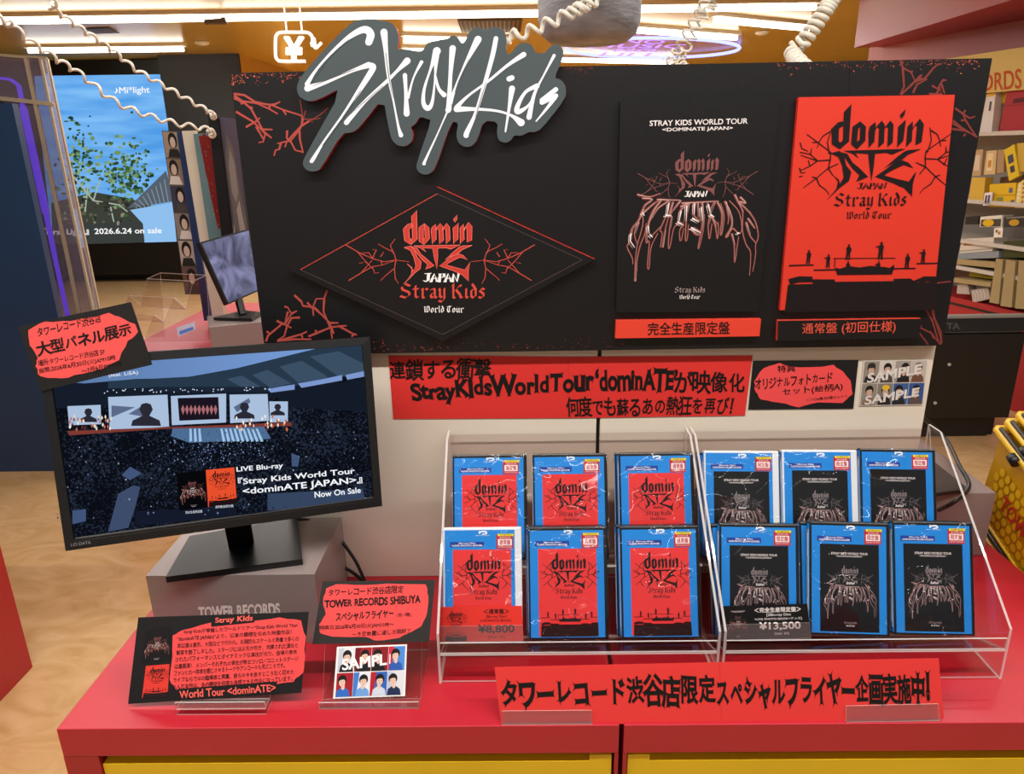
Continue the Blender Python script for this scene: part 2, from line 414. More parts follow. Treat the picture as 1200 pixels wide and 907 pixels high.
HDR = Pl((0, 1.275, 0), (0, -1, 0))
def unit_of(px, rect, pl):          # photo points on a plane -> unit square of a poster rect (x0, x1, ztop, zbot)
    x0, x1, zt, zb = rect; out = []
    for u, v in px:
        p = pl.at(u, v); out.append(((p.x-x0)/(x1-x0), (zt-p.z)/(zt-zb)))
    return out
PRED = Pl((0, 1.266, 0), (0, -1, 0))
RR = (PRED.at(935, 114).x, PRED.at(1119, 111).x, PRED.at(1119, 111).z, PRED.at(914, 364).z)
RB = (PRED.at(727, 119).x, PRED.at(914, 114).x, PRED.at(820, 116.5).z, PRED.at(722, 366).z)
def ur(pts, ox, oy, sc): return unit_of([(ox+x/sc, oy+y/sc) for x, y in pts], RR, PRED)
def ub(pts, ox, oy, sc): return unit_of([(ox+x/sc, oy+y/sc) for x, y in pts], RB, PRED)
STAGE = [ur(q, 900, 230, 5.038) for q in [
  [(105,425),(243,421),(243,428),(105,433)], [(243,450),(380,447),(380,454),(243,457)], [(680,440),(815,437),(815,444),(680,447)], [(822,411),(945,408),(945,415),(822,418)],
  [(355,386),(705,382),(705,386),(355,390)], [(362,390),(366,390),(362,440),(358,440)], [(362,440),(388,445),(388,470),(670,468),(668,440),(695,420),(695,440),(680,475),(375,480)],
  [(390,445),(440,430),(500,438),(560,428),(640,434),(668,440),(668,470),(388,474)],
  [(100,505),(160,488),(235,490),(235,505),(360,505),(360,518),(690,512),(690,500),(785,497),(800,510),(860,485),(935,485),(932,520),(905,520),(880,512),(850,520),(822,515),(790,525),(690,520),(360,524),(240,532),(235,520),(160,522),(110,535)],
  [(98,535),(240,530),(360,520),(690,514),(790,520),(932,516),(915,668),(78,685)]]]
FIG = [(ur([(x, y0), (x, y1)], 900, 230, 5.038)) for x, y0, y1 in [(215,340,418),(325,364,440),(440,306,395),(624,292,392),(770,358,440),(862,332,412),(434,402,470),(606,400,470)]]
def person_shape(mb, mp, top, bot, m, d, k=0):
    x = (top[0]+bot[0])/2; h = bot[1]-top[1]; a = h*1.35       # a: width unit
    P = lambda px, py: (x+px*a, top[1]+py*h)
    mb.disc(mp, x, top[1]+.09*h, .075*a, .09*h, m, d, 8)
    mb.p2(mp, [P(-.04,.16),P(.04,.16),P(.15,.24),P(.12,.56),P(-.12,.56),P(-.15,.24)], m, d)
    mb.p2(mp, [P(-.12,.54),P(.01,.54),P(-.03,1.),P(-.14,1.)], m, d); mb.p2(mp, [P(0,.54),P(.12,.54),P(.15,1.),P(.05,1.)], m, d)
    if k % 2: mb.p2(mp, [P(-.14,.22),P(-.1,.3),P(-.3,.32),P(-.31,.26)], m, d)
    else: mb.p2(mp, [P(.12,.22),P(.19,.3),P(.16,.56),P(.1,.5)], m, d)
def emb_at(mp, cx, cy, sx, sy): return Aff(mp, cx, cy, sx, -sy)
ASP = (RR[1]-RR[0])/(RR[2]-RR[3])
def _bb(ptsf, pts, *a): q = ptsf(pts, *a); return q[0][0], q[0][1], q[1][0], q[1][1]
R_C = ur([(600-.0*0, 455)], 920, 100, 5.714)[0]
R_S = (ur([(905,455)], 920, 100, 5.714)[0][0]-ur([(298,455)], 920, 100, 5.714)[0][0])
R_JP = _bb(ur, [(455,728),(648,682)], 920, 100, 5.714); R_SK = _bb(ur, [(308,752),(768,845)], 920, 100, 5.714); R_WT = _bb(ur, [(438,118),(690,160)], 900, 230, 5.038)
def art_red(mb, mp, ink, bg=None, d=.0004, fine=True, stage=True):
    """mp: unit square, y down"""
    if bg: mb.rect(mp, 0, 0, 1, 1, bg, d)
    emblem(mb, emb_at(mp, R_C[0], R_C[1], R_S, R_S*ASP), ink, BR_R if fine else BR_R[:10], bw=.014 if fine else .02, d=d+.0004)
    brush_word(mb, mp, ink, R_JP[0], R_JP[1], R_JP[2], R_JP[3], d+.0004, w=.075)
    gothic(mb, mp, 'Stray Kids', R_SK[0], R_SK[1], R_SK[2], R_SK[3]+.012, ink, d+.0004)
    gothic(mb, mp, 'World Tour', R_WT[0], R_WT[1], R_WT[2], R_WT[3], ink, d+.0004)
    if stage:
        for q in STAGE: mb.p2(mp, q, ink, d+.0004)
        for k, (a, b) in enumerate(FIG): person_shape(mb, mp, a, b, ink, d+.0005, k)
B_C = ub([(440,168)], 720, 170, 4.536)[0]
B_S = ub([(558,168)], 720, 170, 4.536)[0][0]-ub([(325,168)], 720, 170, 4.536)[0][0]
ASB = (RB[1]-RB[0])/(RB[2]-RB[3])
DRIP = [ub(q, 725, 230, 6.857) for q in [
 [(180,50),(260,60),(200,110),(185,170),(190,240),(170,330),(140,430),(125,560),(120,700)], [(120,700),(135,560),(165,430),(205,330),(215,250)],
 [(185,140),(150,230),(95,300),(75,400),(60,440),(100,520),(105,570)], [(95,300),(85,380),(120,440)], [(150,240),(120,330),(140,410)], [(185,170),(280,90),(320,75)],
 [(300,60),(390,70),(310,130),(250,220),(235,290),(250,350),(310,300),(330,280)], [(330,70),(260,170),(220,300),(215,400),(240,400),(225,580),(240,590),(255,440),(310,330)],
 [(400,75),(380,180),(330,300),(345,330),(330,440)], [(345,440),(370,300),(400,190)], [(430,80),(400,190),(420,200),(405,300),(395,430),(410,430),(440,290),(475,260)], [(490,70),(430,150),(415,190)],
 [(490,120),(560,85),(490,150),(480,230),(520,260),(490,300),(490,380),(505,370),(520,290)], [(560,90),(545,170),(535,370),(550,370),(560,260)],
 [(600,90),(600,180),(650,230),(590,210)], [(630,80),(640,200)], [(665,80),(675,180),(665,300),(640,430),(650,430),(680,300),(690,180)], [(580,290),(610,330),(640,340),(660,320),(600,280)],
 [(710,90),(735,170),(720,260),(730,370),(745,300),(750,250)], [(770,80),(735,170),(800,260)], [(745,190),(780,280),(795,370),(805,300),(800,240)],
 [(790,80),(830,180),(820,330),(835,320),(850,190),(820,90)], [(850,75),(900,180),(910,270),(865,350),(880,350),(920,290),(970,330),(995,290),(970,160),(890,70)], [(860,80),(885,200),(880,260)],
 [(910,330),(935,420),(940,550),(960,420),(970,350)], [(930,20),(960,80),(1000,160),(1000,300),(1030,410),(1070,480),(1065,650)],
 [(975,40),(1020,90),(970,80),(1060,170),(1110,250),(1130,350),(1110,420),(1110,500),(1090,620)], [(1025,240),(1060,340),(1110,400)], [(1040,210),(1100,290)], [(140,20),(240,40),(330,10)], [(300,62),(490,66)], [(500,90),(800,74)]]]
SHINE = [ub(q, 725, 230, 6.857) for q in [
 [(370,185),(420,190)], [(470,240),(515,265)], [(590,210),(645,240)], [(580,285),(660,325)], [(90,330),(85,390),(120,440)], [(610,90),(605,180)], [(545,110),(540,230)],
 [(245,340),(268,360)], [(735,180),(770,200)], [(955,325),(980,328)], [(182,165),(202,190)], [(400,90),(385,180)], [(500,150),(482,235)], [(665,120),(672,230)], [(720,100),(735,170)], [(230,270),(240,330)]]]
B_JP = _bb(ub, [(372,300),(492,266)], 720, 170, 4.536); B_SK = _bb(ub, [(320,760),(485,795)], 720, 170, 4.536); B_WT = _bb(ub, [(346,800),(458,820)], 720, 170, 4.536)
B_T1 = (.188, .094, .81, .120); B_T2 = (.27, .130, .72, .152)
def art_black(mb, mp, bg=None, d=.0004, titles=True, pink='#7a4a48', red='#a0635d', gain=1.0, F=flat):
    if bg: mb.rect(mp, 0, 0, 1, 1, bg, d)
    wht = F('#e8e0de'); pk = F(pink); rd = F(red); dk = F('#3a1b18')
    if titles:
        mb.tbox(mp, 'STRAY KIDS WORLD TOUR', *B_T1[:2], *B_T1[2:], wht, d+.0003, bold=.02)
        mb.tbox(mp, '<DOMINATE JAPAN>', *B_T2[:2], *B_T2[2:], wht, d+.0003, bold=.02)
    emblem(mb, emb_at(mp, B_C[0], B_C[1], B_S, B_S*ASB), pk, BR_D, bw=.016, d=d+.0003)
    brush_word(mb, mp, wht, B_JP[0], B_JP[1], B_JP[2], B_JP[3], d+.0005, w=.09)
    for q in DRIP:
        mb.line(mp, q, .024, dk, d+.0002, taper=.5, smooth=True)
        mb.line(mp, q, .008, rd, d+.0004, taper=.6, smooth=True)
        mb.line(mp, [(x+.007, y) for x, y in q[:max(2, len(q)//2)]], .0035, F('#c9aaa6'), d+.0005, taper=.3, smooth=True)
    for q in SHINE:
        mb.line(mp, q, .010, wht, d+.0006, taper=.3)
        mb.line(mp, [(x-.012, y+.006) for x, y in q], .005, F('#d9c4c0'), d+.0006, taper=.2)
    gothic(mb, mp, 'Stray Kids', B_SK[0], B_SK[1], B_SK[2], B_SK[3], F('#9c8a88'), d+.0003)
    gothic(mb, mp, 'World Tour', B_WT[0], B_WT[1], B_WT[2], B_WT[3], wht, d+.0003)

# ---- object bookkeeping
def tag(o, label, cat, group=None, kind=None):
    if label: o['label'] = label
    if cat: o['category'] = cat
    if group: o['group'] = group
    if kind: o['kind'] = kind
    return o
def thing(name, label, cat, loc, group=None):
    o = bpy.data.objects.new(name, None); COL.objects.link(o); o.location = loc; o.empty_display_size = .05
    return tag(o, label, cat, group)
def struct(mb, name, **k):
    o = mb.build(name, **k); o['kind'] = 'structure'; return o

# ------------------------------------------------------------------ materials
M_red = mat('red_laminate', '#b5202f', .34, vary=.04, vscale=3)
M_redd = mat('red_cabinet', '#a81e26', .42, vary=.05, vscale=3)
M_yel = mat('yellow_drawer', '#e2bd18', .38, vary=.04, vscale=5)
M_white = mat('white_panel', '#ded3c2', .5, vary=.03, vscale=4)
M_hdr = mat('black_print_board', '#0e0d0f', .40, spec=.5, bump=.03, bscale=400)
M_blk = mat('black_plastic', '#0c0c0d', .4, bump=.05, bscale=900)
M_blkg = mat('black_gloss', '#08080a', .3, spec=.3)
M_bez = mat('monitor_bezel', '#0f1114', .45, bump=.05, bscale=1200)
M_rise = mat('silver_laminate', '#938683', .3, metal=.25, vary=.05, vscale=3, stretch=(.3, 1, 3))
M_edge = mat('silver_edge', '#b9aeaa', .3, metal=.3)
M_acr = clear('clear_acrylic', tint='#f8f4f3', fac=.35, base=.022)
M_acre = clear('acrylic_edge', tint='#ece5e2', fac=.6, haze=.48, hazecol='#faf5f3', base=.12)
M_film = clear('shrink_film', tint='#ffffff', fac=.30, rough=.04, bump=1.3, bscale=10, base=.06)
M_ceil = mat('ceiling_paint', '#c8a244', .3, vary=.06, vscale=.7)
M_tube = glow('lamp_tube', '#fff6e0', 9.0)
M_lampw = mat('lamp_white', '#e6dcc8', .4)
M_cord = mat('white_cord', '#ddd8ca', .4)
M_beige = mat('beige_frame', '#b8a88c', .4)
SIGN = '#d6322e'; INK = '#100d0c'; CORAL = '#e84c4c'; CARD = '#161617'

# floor: marbled tan vinyl
def floor_mat():
    m, nt, b = _nt('vinyl_floor'); N = nt.nodes.new; L = nt.links.new
    tc = N('ShaderNodeTexCoord'); mp = N('ShaderNodeMapping'); mp.inputs['Scale'].default_value = (2.0, 3.4, 1); mp.inputs['Rotation'].default_value = (0, 0, .5)
    L(tc.outputs['Object'], mp.inputs[0])
    n = N('ShaderNodeTexNoise'); n.inputs['Scale'].default_value = 2.2; n.inputs['Detail'].default_value = 8; n.inputs['Distortion'].default_value = 2.2; L(mp.outputs[0], n.inputs['Vector'])
    r = N('ShaderNodeValToRGB'); e = r.color_ramp.elements
    e[0].position = .3; e[0].color = S('#c09862'); e[1].position = .72; e[1].color = S('#d6b384')
    x = r.color_ramp.elements.new(.5); x.color = S('#cba775')
    L(n.outputs[0], r.inputs[0]); L(r.outputs[0], b.inputs['Base Color'])
    b.inputs['Roughness'].default_value = .3; b.inputs['Specular IOR Level'].default_value = .4
    return m
M_floor = floor_mat()

# ------------------------------------------------------------------ room
mb = MB(); mb.box((-9, -3, -.1), (7, 15, 0), M_floor); struct(mb, 'floor')
mb = MB(); mb.box((-9, -3, 2.70), (7, 15, 2.8), M_ceil); struct(mb, 'ceiling')
M_amber = mat('amber_wall', '#c9943a', .5, vary=.04, vscale=1)
mb = MB(); mb.box((-9, 14, 0), (7, 14.1, 2.7), M_amber); struct(mb, 'wall_back')
mb = MB(); mb.box((-9.1, -3, 0), (-9, 14, 2.7), mat('pale_wall', '#a89f94', .6, vary=.04, vscale=1)); struct(mb, 'wall_left')
M_dark = mat('charcoal_wall', '#26282b', .5, vary=.06, vscale=1)
mb = MB(); mb.box((-4.20, 9.2, 0), (-3.25, 9.5, 2.7), M_dark); struct(mb, 'wall_charcoal')
mb = MB(); mb.slab([(-3.24, 9.22, 2.7), (-3.24, 14, 2.7), (-3.24, 14, 0), (-3.24, 9.22, 0)], (1, 0, 0), .005, M_amber); struct(mb, 'wall_amber')
mb = MB(); mb.box((-9, 9.75, 0), (-4.2, 9.85, 2.7), M_dark); struct(mb, 'wall_screen')
# red bulkhead over the right-hand aisle
M_bulk = mat('red_bulkhead', '#96161f', .45, vary=.03, vscale=1)
mb = MB(); mb.box((2.66, .4, 2.30), (6.5, 6.3, 2.695), M_bulk); struct(mb, 'ceiling_bulkhead')

# ceiling strip lamps in view (each a fixture with its tube)
def lamp(a, b, label, group='strip lamps on the ceiling', zz=2.66):
    A = Pl((0, 0, zz), (0, 0, -1)).at(*a); B = Pl((0, 0, zz), (0, 0, -1)).at(*b)
    dr = (B-A).normalized(); sd = V((0, 0, 1)).cross(dr).normalized()
    r = thing('ceiling_strip_lamp', label, 'lamp', ((A.x+B.x)/2, (A.y+B.y)/2, 2.62), group)
    m_ = MB(); h = .045
    m_.slab([A+sd*h+V((0,0,.012)), B+sd*h+V((0,0,.012)), B-sd*h+V((0,0,.012)), A-sd*h+V((0,0,.012))], (0, 0, -1), .028, M_lampw); m_.build('housing', r)
    t_ = MB(); t_.tube([A+dr*.03-V((0,0,.012)), B-dr*.03-V((0,0,.012))], .026, M_tube, 10); t_.build('tube', r, smooth=True)
lamp((-14, 23), (640, 14), 'long strip lamp across the ceiling above the yen sign')
lamp((30, 58), (218, 56), 'short strip lamp above the large screen on the left')
lamp((745, 9), (960, 6), 'strip lamp right of the grey hanging drum at the picture top')
lamp((735, 33), (865, 43), 'strip lamp behind the two thin coiled cords')
lamp((835, 21), (950, 32), 'strip lamp ending at the thick coiled cord')
lamp((470, 44), (602, 47), 'strip lamp glimpsed just right of the cutout lettering top')
lamp((470, 58), (560, 60), 'lower strip lamp behind the cutout lettering')
lamp((655, 69), (790, 72), 'strip lamp just above the header board right of the cutout lettering')
CEIL = Pl((0, 0, 2.695), (0, 0, -1))
def ceil_vent(q, label):
    m_ = MB(); P = [CEIL.at(*p) for p in q]; m_.slab([p-V((0,0,.006)) for p in P], (0, 0, -1), .006, flat('#3a2a18'))
    sub = Sub(CEIL, *q)
    for k in range(14): m_.rect(sub, .03+k*.069, .08, .05+k*.069, .92, flat('#9a7a4a'), .008)
    tag(m_.build('ceiling_vent'), label, 'vent')
ceil_vent([(536, 23), (612, 22), (610, 37), (541, 38)], 'slotted air vent in the ceiling behind the cutout lettering')
ceil_vent([(98, 33), (128, 32), (140, 38), (112, 39)], 'small brown air vent in the ceiling over the large screen')
for (u, v, r_, lb) in [(237, 49, .07, 'round smoke detector on the ceiling left of the yen sign'), (893, 37, .07, 'round flat fitting on the amber ceiling near the red bulkhead')]:
    c = CEIL.at(u, v); m_ = MB(); m_.lathe([(r_, 0), (r_*.95, -.02), (r_*.5, -.035), (.001, -.036)], c, M_lampw, 20); tag(m_.build('smoke_detector', smooth=True), lb, 'smoke detector')
c = CEIL.at(252, 14); m_ = MB(); m_.tube([c, c-V((0,0,.05))], .02, M_blk, 8); m_.tube([c-V((.09,0,.06)), c+V((.09,.0,-.06))], .035, mat('spot_grey', '#5a5046', .4), 10)
tag(m_.build('ceiling_spotlight'), 'small dark spotlight on the ceiling above the large screen', 'spotlight')

# ------------------------------------------------------------------ counter
def counter(x0, x1, tab_left, tab_right, label):
    r = thing('display_counter', label, 'counter', ((x0+x1)/2, 1.295, 0), 'red display counters side by side')
    yf, yb = .885, 1.705
    b = MB(); b.box((x0, yf, .697), (x1, yb, .75), M_red); b.build('worktop', r, bevel=.0015)
    c = MB()
    st = .054 if tab_right and not tab_left else .006
    c.box((x0, yf+.0005, .06), (x0+st, yb-.001, .697), M_redd); c.box((x1-.006, yf+.0005, .06), (x1, yb-.001, .697), M_redd)
    c.box((x0+st, yb-.02, .06), (x1-.006, yb-.001, .697), M_redd); c.box((x0+st, yf+.08, .06), (x1-.006, yf+.1, .697), M_redd)
    c.box((x0+.03, yf+.06, 0), (x1-.03, yb-.06, .06), M_redd); c.build('carcass', r)
    d0, d1 = x0+st+.002, x1-.010
    def front(z0, z1):
        f = MB(); t = .034; hh = .012; yy = yf+.004
        pts = [(d0, z0), (d1, z0)]
        if tab_right: pts += [(d1, z1), (d1-t, z1), (d1-t, z1-hh)]
        else: pts += [(d1, z1-hh)]
        if tab_left: pts += [(d0+t, z1-hh), (d0+t, z1), (d0, z1)]
        else: pts += [(d0, z1-hh)]
        f.slab([V((x, yy, z)) for x, z in pts], (0, -1, 0), .02, M_yel); f.build('drawer_front', r, bevel=.0012)
    front(.42, .690); front(.09, .412)
counter(-.719, .141, False, True, 'left red counter with yellow drawers, under the large monitor')
counter(.148, 1.009, True, False, 'right red counter with yellow drawers, under the black cases')
mb = MB(); mb.box((-2.5, .2, .0), (-1.61, 1.955, .75), M_redd); tag(mb.build('display_counter', bevel=.002), 'red counter end cut off by the left picture edge', 'counter')

# white back panels and the header board
for x0, x1, lb in ((-.468, .1412, 'left white back panel behind the monitor'), (.1482, .761, 'right white back panel behind the clear case stand')):
    mb = MB(); mb.box((x0, 1.295, .75), (x1, 1.325, 1.69), M_white)
    if x0 < 0: mb.box((.1413, 1.302, .7505), (.1481, 1.324, 1.69), M_blk)  # added black strip, stands for the shade inside the panel gap
    tag(mb.build('back_panel', bevel=.001), lb, 'panel')

BRANCH = '#a8473f'
mb = MB()
mb.slab([V((x, 1.275, z)) for x, z in ((-.468, 1.231), (.7605, 1.231), (.7605, 1.7065), (-.462, 1.7065), (-.468, 1.699))], (0, -1, 0), .0195, M_hdr)
def pxl(ox, oy, s, q): return [(ox+x/s, oy+y/s) for x, y in q]
M_br = flat(BRANCH, .5); M_br2 = flat('#7a332e', .5)
LEFT_TOP = [[(35,180),(150,195),(260,265),(370,290),(440,300),(560,350),(750,410),(770,440)], [(40,200),(130,260),(280,280),(420,345),(505,395)], [(40,225),(160,285),(220,340),(310,500),(370,610),(350,690),(300,700)],
 [(60,370),(230,470),(330,560),(380,620)], [(165,535),(280,470),(315,435)], [(330,560),(450,560)], [(360,590),(440,650)], [(275,530),(350,660)], [(420,300),(480,290),(530,265)], [(560,350),(595,405)],
 [(410,340),(430,290)], [(770,440),(760,510),(730,570),(640,680),(580,690),(500,710)], [(840,470),(760,520),(680,600),(600,690),(580,750)], [(605,570),(600,650),(650,700),(690,780),(770,800)], [(735,570),(740,670),(775,810)],
 [(540,700),(520,770),(480,780),(465,840)], [(215,320),(240,335)], [(110,290),(150,270)]]
for q in LEFT_TOP: mb.line(HDR, pxl(270, 90, 9.07, q), 2.7, M_br, .0004, taper=.6)
for q in [[(740,240),(765,400),(780,440)], [(800,360),(780,440)], [(780,450),(880,450),(960,400),(1040,330)], [(840,460),(960,440)], [(840,460),(880,485)]]: mb.line(HDR, pxl(270, 90, 9.07, q), 1.6, M_br2, .0003, taper=.6)
RIGHT_TOP = [[(135,45),(160,130),(250,180),(290,270),(140,420)], [(160,130),(175,330),(135,415)], [(140,415),(260,310),(350,210)], [(270,400),(310,310),(420,250)], [(290,280),(400,240),(490,130),(540,90)], [(250,180),(265,160)], [(330,260),(365,200)],
 [(440,410),(580,410),(540,340),(580,270),(630,260)], [(470,320),(540,360)], [(570,300),(605,405)], [(520,400),(560,340)], [(580,275),(600,250)],
 [(715,560),(800,620),(870,665),(930,650)], [(800,620),(830,580)], [(690,690),(790,770),(950,870)], [(680,780),(830,800),(945,860)], [(780,690),(830,690),(880,770),(950,870)], [(690,720),(860,820)], [(800,620),(830,690)], [(810,860),(830,830)], [(690,690),(705,690)]]
for q in RIGHT_TOP: mb.line(HDR, pxl(1040, 65, 9.07, q), 2.8, M_br2, .0004, taper=.6)
RIGHT_BOT = [[(330,330),(350,400),(400,540),(420,640),(470,800),(470,860)], [(340,545),(400,660),(440,800),(460,860)], [(425,500),(400,580),(410,640)], [(340,480),(365,490)], [(420,640),(470,740),(480,850)], [(335,320),(440,315),(560,300)], [(300,300),(335,320),(380,300)],
 [(300,690),(270,740),(220,810)], [(270,740),(360,860)], [(290,710),(390,760),(420,800),(460,850)], [(370,740),(390,760),(410,810)], [(370,130),(420,125)], [(400,95),(395,160)], [(400,540),(395,600)]]
for q in RIGHT_BOT: mb.line(HDR, pxl(1040, 290, 7.56, q), 2.2, M_br2, .0004, taper=.7)
LEFT_BOT = [[(190,480),(205,440),(300,360),(330,350),(370,285),(340,235)], [(195,410),(220,425)], [(265,335),(330,365),(370,385)], [(430,312),(370,315),(340,370),(320,440),(270,475)], [(320,235),(345,240)], [(370,285),(410,265)], [(345,270),(325,350)],
 [(270,475),(400,465),(510,465)], [(300,470),(440,430),(480,410)], [(440,430),(450,465)], [(490,445),(600,400),(650,380),(740,370),(760,370)], [(390,155),(440,200),(450,230),(520,240),(580,290),(640,350),(650,380)], [(620,120),(600,180),(545,180),(520,240)], [(600,180),(595,270),(640,380)],
 [(480,205),(520,250),(525,300)], [(640,350),(700,350)], [(650,380),(655,460)], [(650,385),(670,425)], [(700,370),(790,420),(830,435)], [(790,445),(820,425)], [(530,240),(620,330)], [(540,400),(545,425)]]
for q in LEFT_BOT: mb.line(HDR, pxl(280, 320, 6, q), 2.7, M_br, .0004, taper=.6)
rng = random.Random(3)
specks = [flat('#d2694a'), flat('#a84438'), flat('#7c302a')]
def speck(u, v, sz, m_):
    a = rng.uniform(0, 3.1); dx, dy = math.cos(a)*sz, math.sin(a)*sz
    mb.p2(HDR, [(u-dx, v-dy), (u-dy*.5, v+dx*.5), (u+dx, v+dy), (u+dy*.5, v-dx*.5)], m_, .0003)
for k in range(150):
    u = 272+rng.random()**1.6*110; speck(u, 85.5-.019*(u-270)+abs(rng.gauss(0, 1))*6+1, rng.uniform(.5, 1.3), rng.choice(specks[:2]))
for k in range(170):
    u = 1150-rng.random()**1.4*240; speck(u, 85.5-.019*(u-270)+abs(rng.gauss(0, 1))*5+1, rng.uniform(.5, 1.3), rng.choice(specks))
for k in range(60):
    u = rng.uniform(660, 700); speck(u, 78.5+abs(rng.gauss(0, 1))*5, rng.uniform(.4, 1), specks[2])
for k in range(120):
    u = 438+rng.random()**1.3*300; speck(u, 412-.0145*(u-440)-abs(rng.gauss(0, 1))*6, rng.uniform(.4, 1.2), specks[rng.choice((1, 2, 2))])
for k in range(50):
    u = 900+rng.random()*170; speck(u, 404-abs(rng.gauss(0, 1))*4, rng.uniform(.4, 1), specks[2])
mb.line(HDR, [(996, 74), (995, 112)], .8, flat('#050506'), .0003)
tag(mb.build('header_board'), 'wide black header board printed with red thorny branches, above the white panels', 'header board')

# raised boards on the header
DP = Pl((0, 1.262, 0), (0, -1, 0))
mb = MB(); dia = [(512, 219), (697, 304), (519, 400), (337, 316)]
M_edgr = flat('#d93a2a', .5)
mb.slab([DP.at(*p) for p in dia], (0, -1, 0), .0125, M_hdr, M_edgr)
inn = [(512.5, 227), (682, 304.5), (519, 392), (352, 316)]
for a, b in zip(inn, inn[1:]+inn[:1]): mb.line(DP, [a, b], .8, flat('#4a3a3a' if b != inn[0] else '#c8483a'), .0004)
q = lambda x, y: (400+x/5.217, 230+y/5.217)
cx, cy = q(600, 299); E = Aff(DP, cx, cy, 420/5.217, -420/5.217)
emblem(mb, E, flat('#c63b30'), BR_D, bw=.017, d=.0006, mbr=flat('#b0443a'))
for qd in EMB:
    mb.line(E, qd+qd[:1], .008, flat('#e8776a'), .0009)
a, b = q(505, 525), q(718, 470); brush_word(mb, DP, flat('#f2f0f0'), a[0], a[1], b[0], b[1], .0006, w=.09)
a, b = q(355, 530), q(880, 650); gothic(mb, DP, 'Stray Kids', a[0], a[1], b[0], b[1], flat('#cf4a3d'), .0006)
a, b = q(504, 668), q(750, 712); gothic(mb, DP, 'World Tour', a[0], a[1], b[0], b[1], flat('#f0ecec'), .0006)
tag(mb.build('diamond_board'), 'raised black diamond board with red gothic lettering on the header', 'board')

mb = MB(); mb.slab([PRED.at(*p) for p in ((727, 119), (914, 114), (888, 365), (722, 366))], (0, -1, 0), .0085, M_hdr)
art_black(mb, Sub(PRED, (727, 119), (914, 114), (888, 365), (722, 366)))
tag(mb.build('poster_board'), 'black cover poster with dripping chrome lettering on the header', 'poster')
mb = MB(); M_pr = mat('red_poster_print', '#d43524', .42); RQ = ((936, 114), (1119, 111), (1093, 362), (914, 363.5))
mb.slab([PRED.at(*p) for p in RQ], (0, -1, 0), .0085, M_pr, flat('#cf2f22'))
art_red(mb, Sub(PRED, *RQ), flat('#191214', .45))
tag(mb.build('poster_board'), 'red cover poster with black gothic emblem and stage silhouettes on the header', 'poster')
LP = Pl((0, 1.264, 0), (0, -1, 0))
mb = MB(); mb.slab([LP.at(*p) for p in ((722, 376), (892, 374), (890, 394), (721, 396.5))], (0, -1, 0), .0105, flat('#dd4230', .45))
mb.text(LP, '完全生産限定盤', (759, 377.8), (855, 376.5), (855, 391.6), (759, 392.8), flat('#1a1010'), bold=.012)
tag(mb.build('title_board'), 'orange-red title strip with black characters under the black poster', 'title board')
mb = MB(); mb.slab([LP.at(*p) for p in ((912, 376), (1080, 373.5), (1077, 396), (911, 399.5))], (0, -1, 0), .0105, M_hdr, flat('#c9402f'))
mb.text(LP, '通常盤 (初回仕様)', (940, 378.8), (1050, 375.5), (1049, 390.5), (940, 393.2), flat('#d5533f'), bold=.01)
tag(mb.build('title_board'), 'black title strip with red characters under the red poster', 'title board')

# script cutout
CP = Pl((0, 1.2605, 0), (0, -1, 0))
OUT = [(320,50),(370,15),(470,8),(500,20),(560,25),(595,60),(608,110),(600,185),(650,178),(700,190),(740,190),(770,140),(850,125)] + \
 [(x+716, y) for x, y in [(165,120),(195,100),(225,115),(245,150),(265,130),(280,90),(310,60),(345,55),(375,75),(395,62),(440,55),(480,75),(495,110),(490,190),(510,215),(560,150),(605,140),(640,160),(655,200),(705,205),(740,160),(780,150),(812,180),(810,230),(760,340),(800,350),(828,390),(825,455),(690,625),(650,645),(620,640),(580,665),(535,660),(520,690),(485,705),(450,690),(440,650),(445,585),(365,580),(330,690),(300,722),(260,728),(225,705),(212,660),(225,590),(185,585),(95,850),(60,880),(20,880),(-8,855),(-10,820),(75,575),(50,570)]] + \
 [(726,555),(700,600),(672,615),(690,650),(680,700),(640,725),(600,718),(570,690),(555,640),(520,450),(385,620),(350,645),(290,650),(170,850),(140,865),(95,860),(70,830),(75,790),(300,390),(140,470),(90,470),(45,440),(35,390),(60,330),(200,170)]
def chaikin(p):
    o = []
    for a, b in zip(p, p[1:]+p[:1]): o += [(a[0]*.78+b[0]*.22, a[1]*.78+b[1]*.22), (a[0]*.22+b[0]*.78, a[1]*.22+b[1]*.78)]
    return o
A2 = lambda x, y: (340+x/4.772, 20+y/4.772)
mb = MB(); M_cut = mat('slate_board', '#475255', .38)
mb.slab([CP.at(*A2(x, y)) for x, y in chaikin(OUT)], (0, -1, 0), .0145, M_cut, flat('#b3241d', .5), M_hdr)
STK = [[(440,140,40),(450,95,44),(415,70,40),(340,105,28),(240,190,16),(150,290,14),(95,375,26)], [(98,398,38),(200,365,20),(350,300,18),(440,268,34)], [(455,272,34),(462,290,34),(400,390,28),(300,540,14),(200,680,12),(125,800,22),(118,808,16)],
 [(525,85,40),(535,180,26),(550,330,18),(580,480,10),(605,610,14),(620,660,26)], [(655,245,38),(600,300,18),(540,360,20),(430,460,18),(340,560,26),(315,590,28)],
 [(642,325,24),(648,430,20),(652,540,34)], [(735,252,20),(690,340,10),(660,450,16)]]
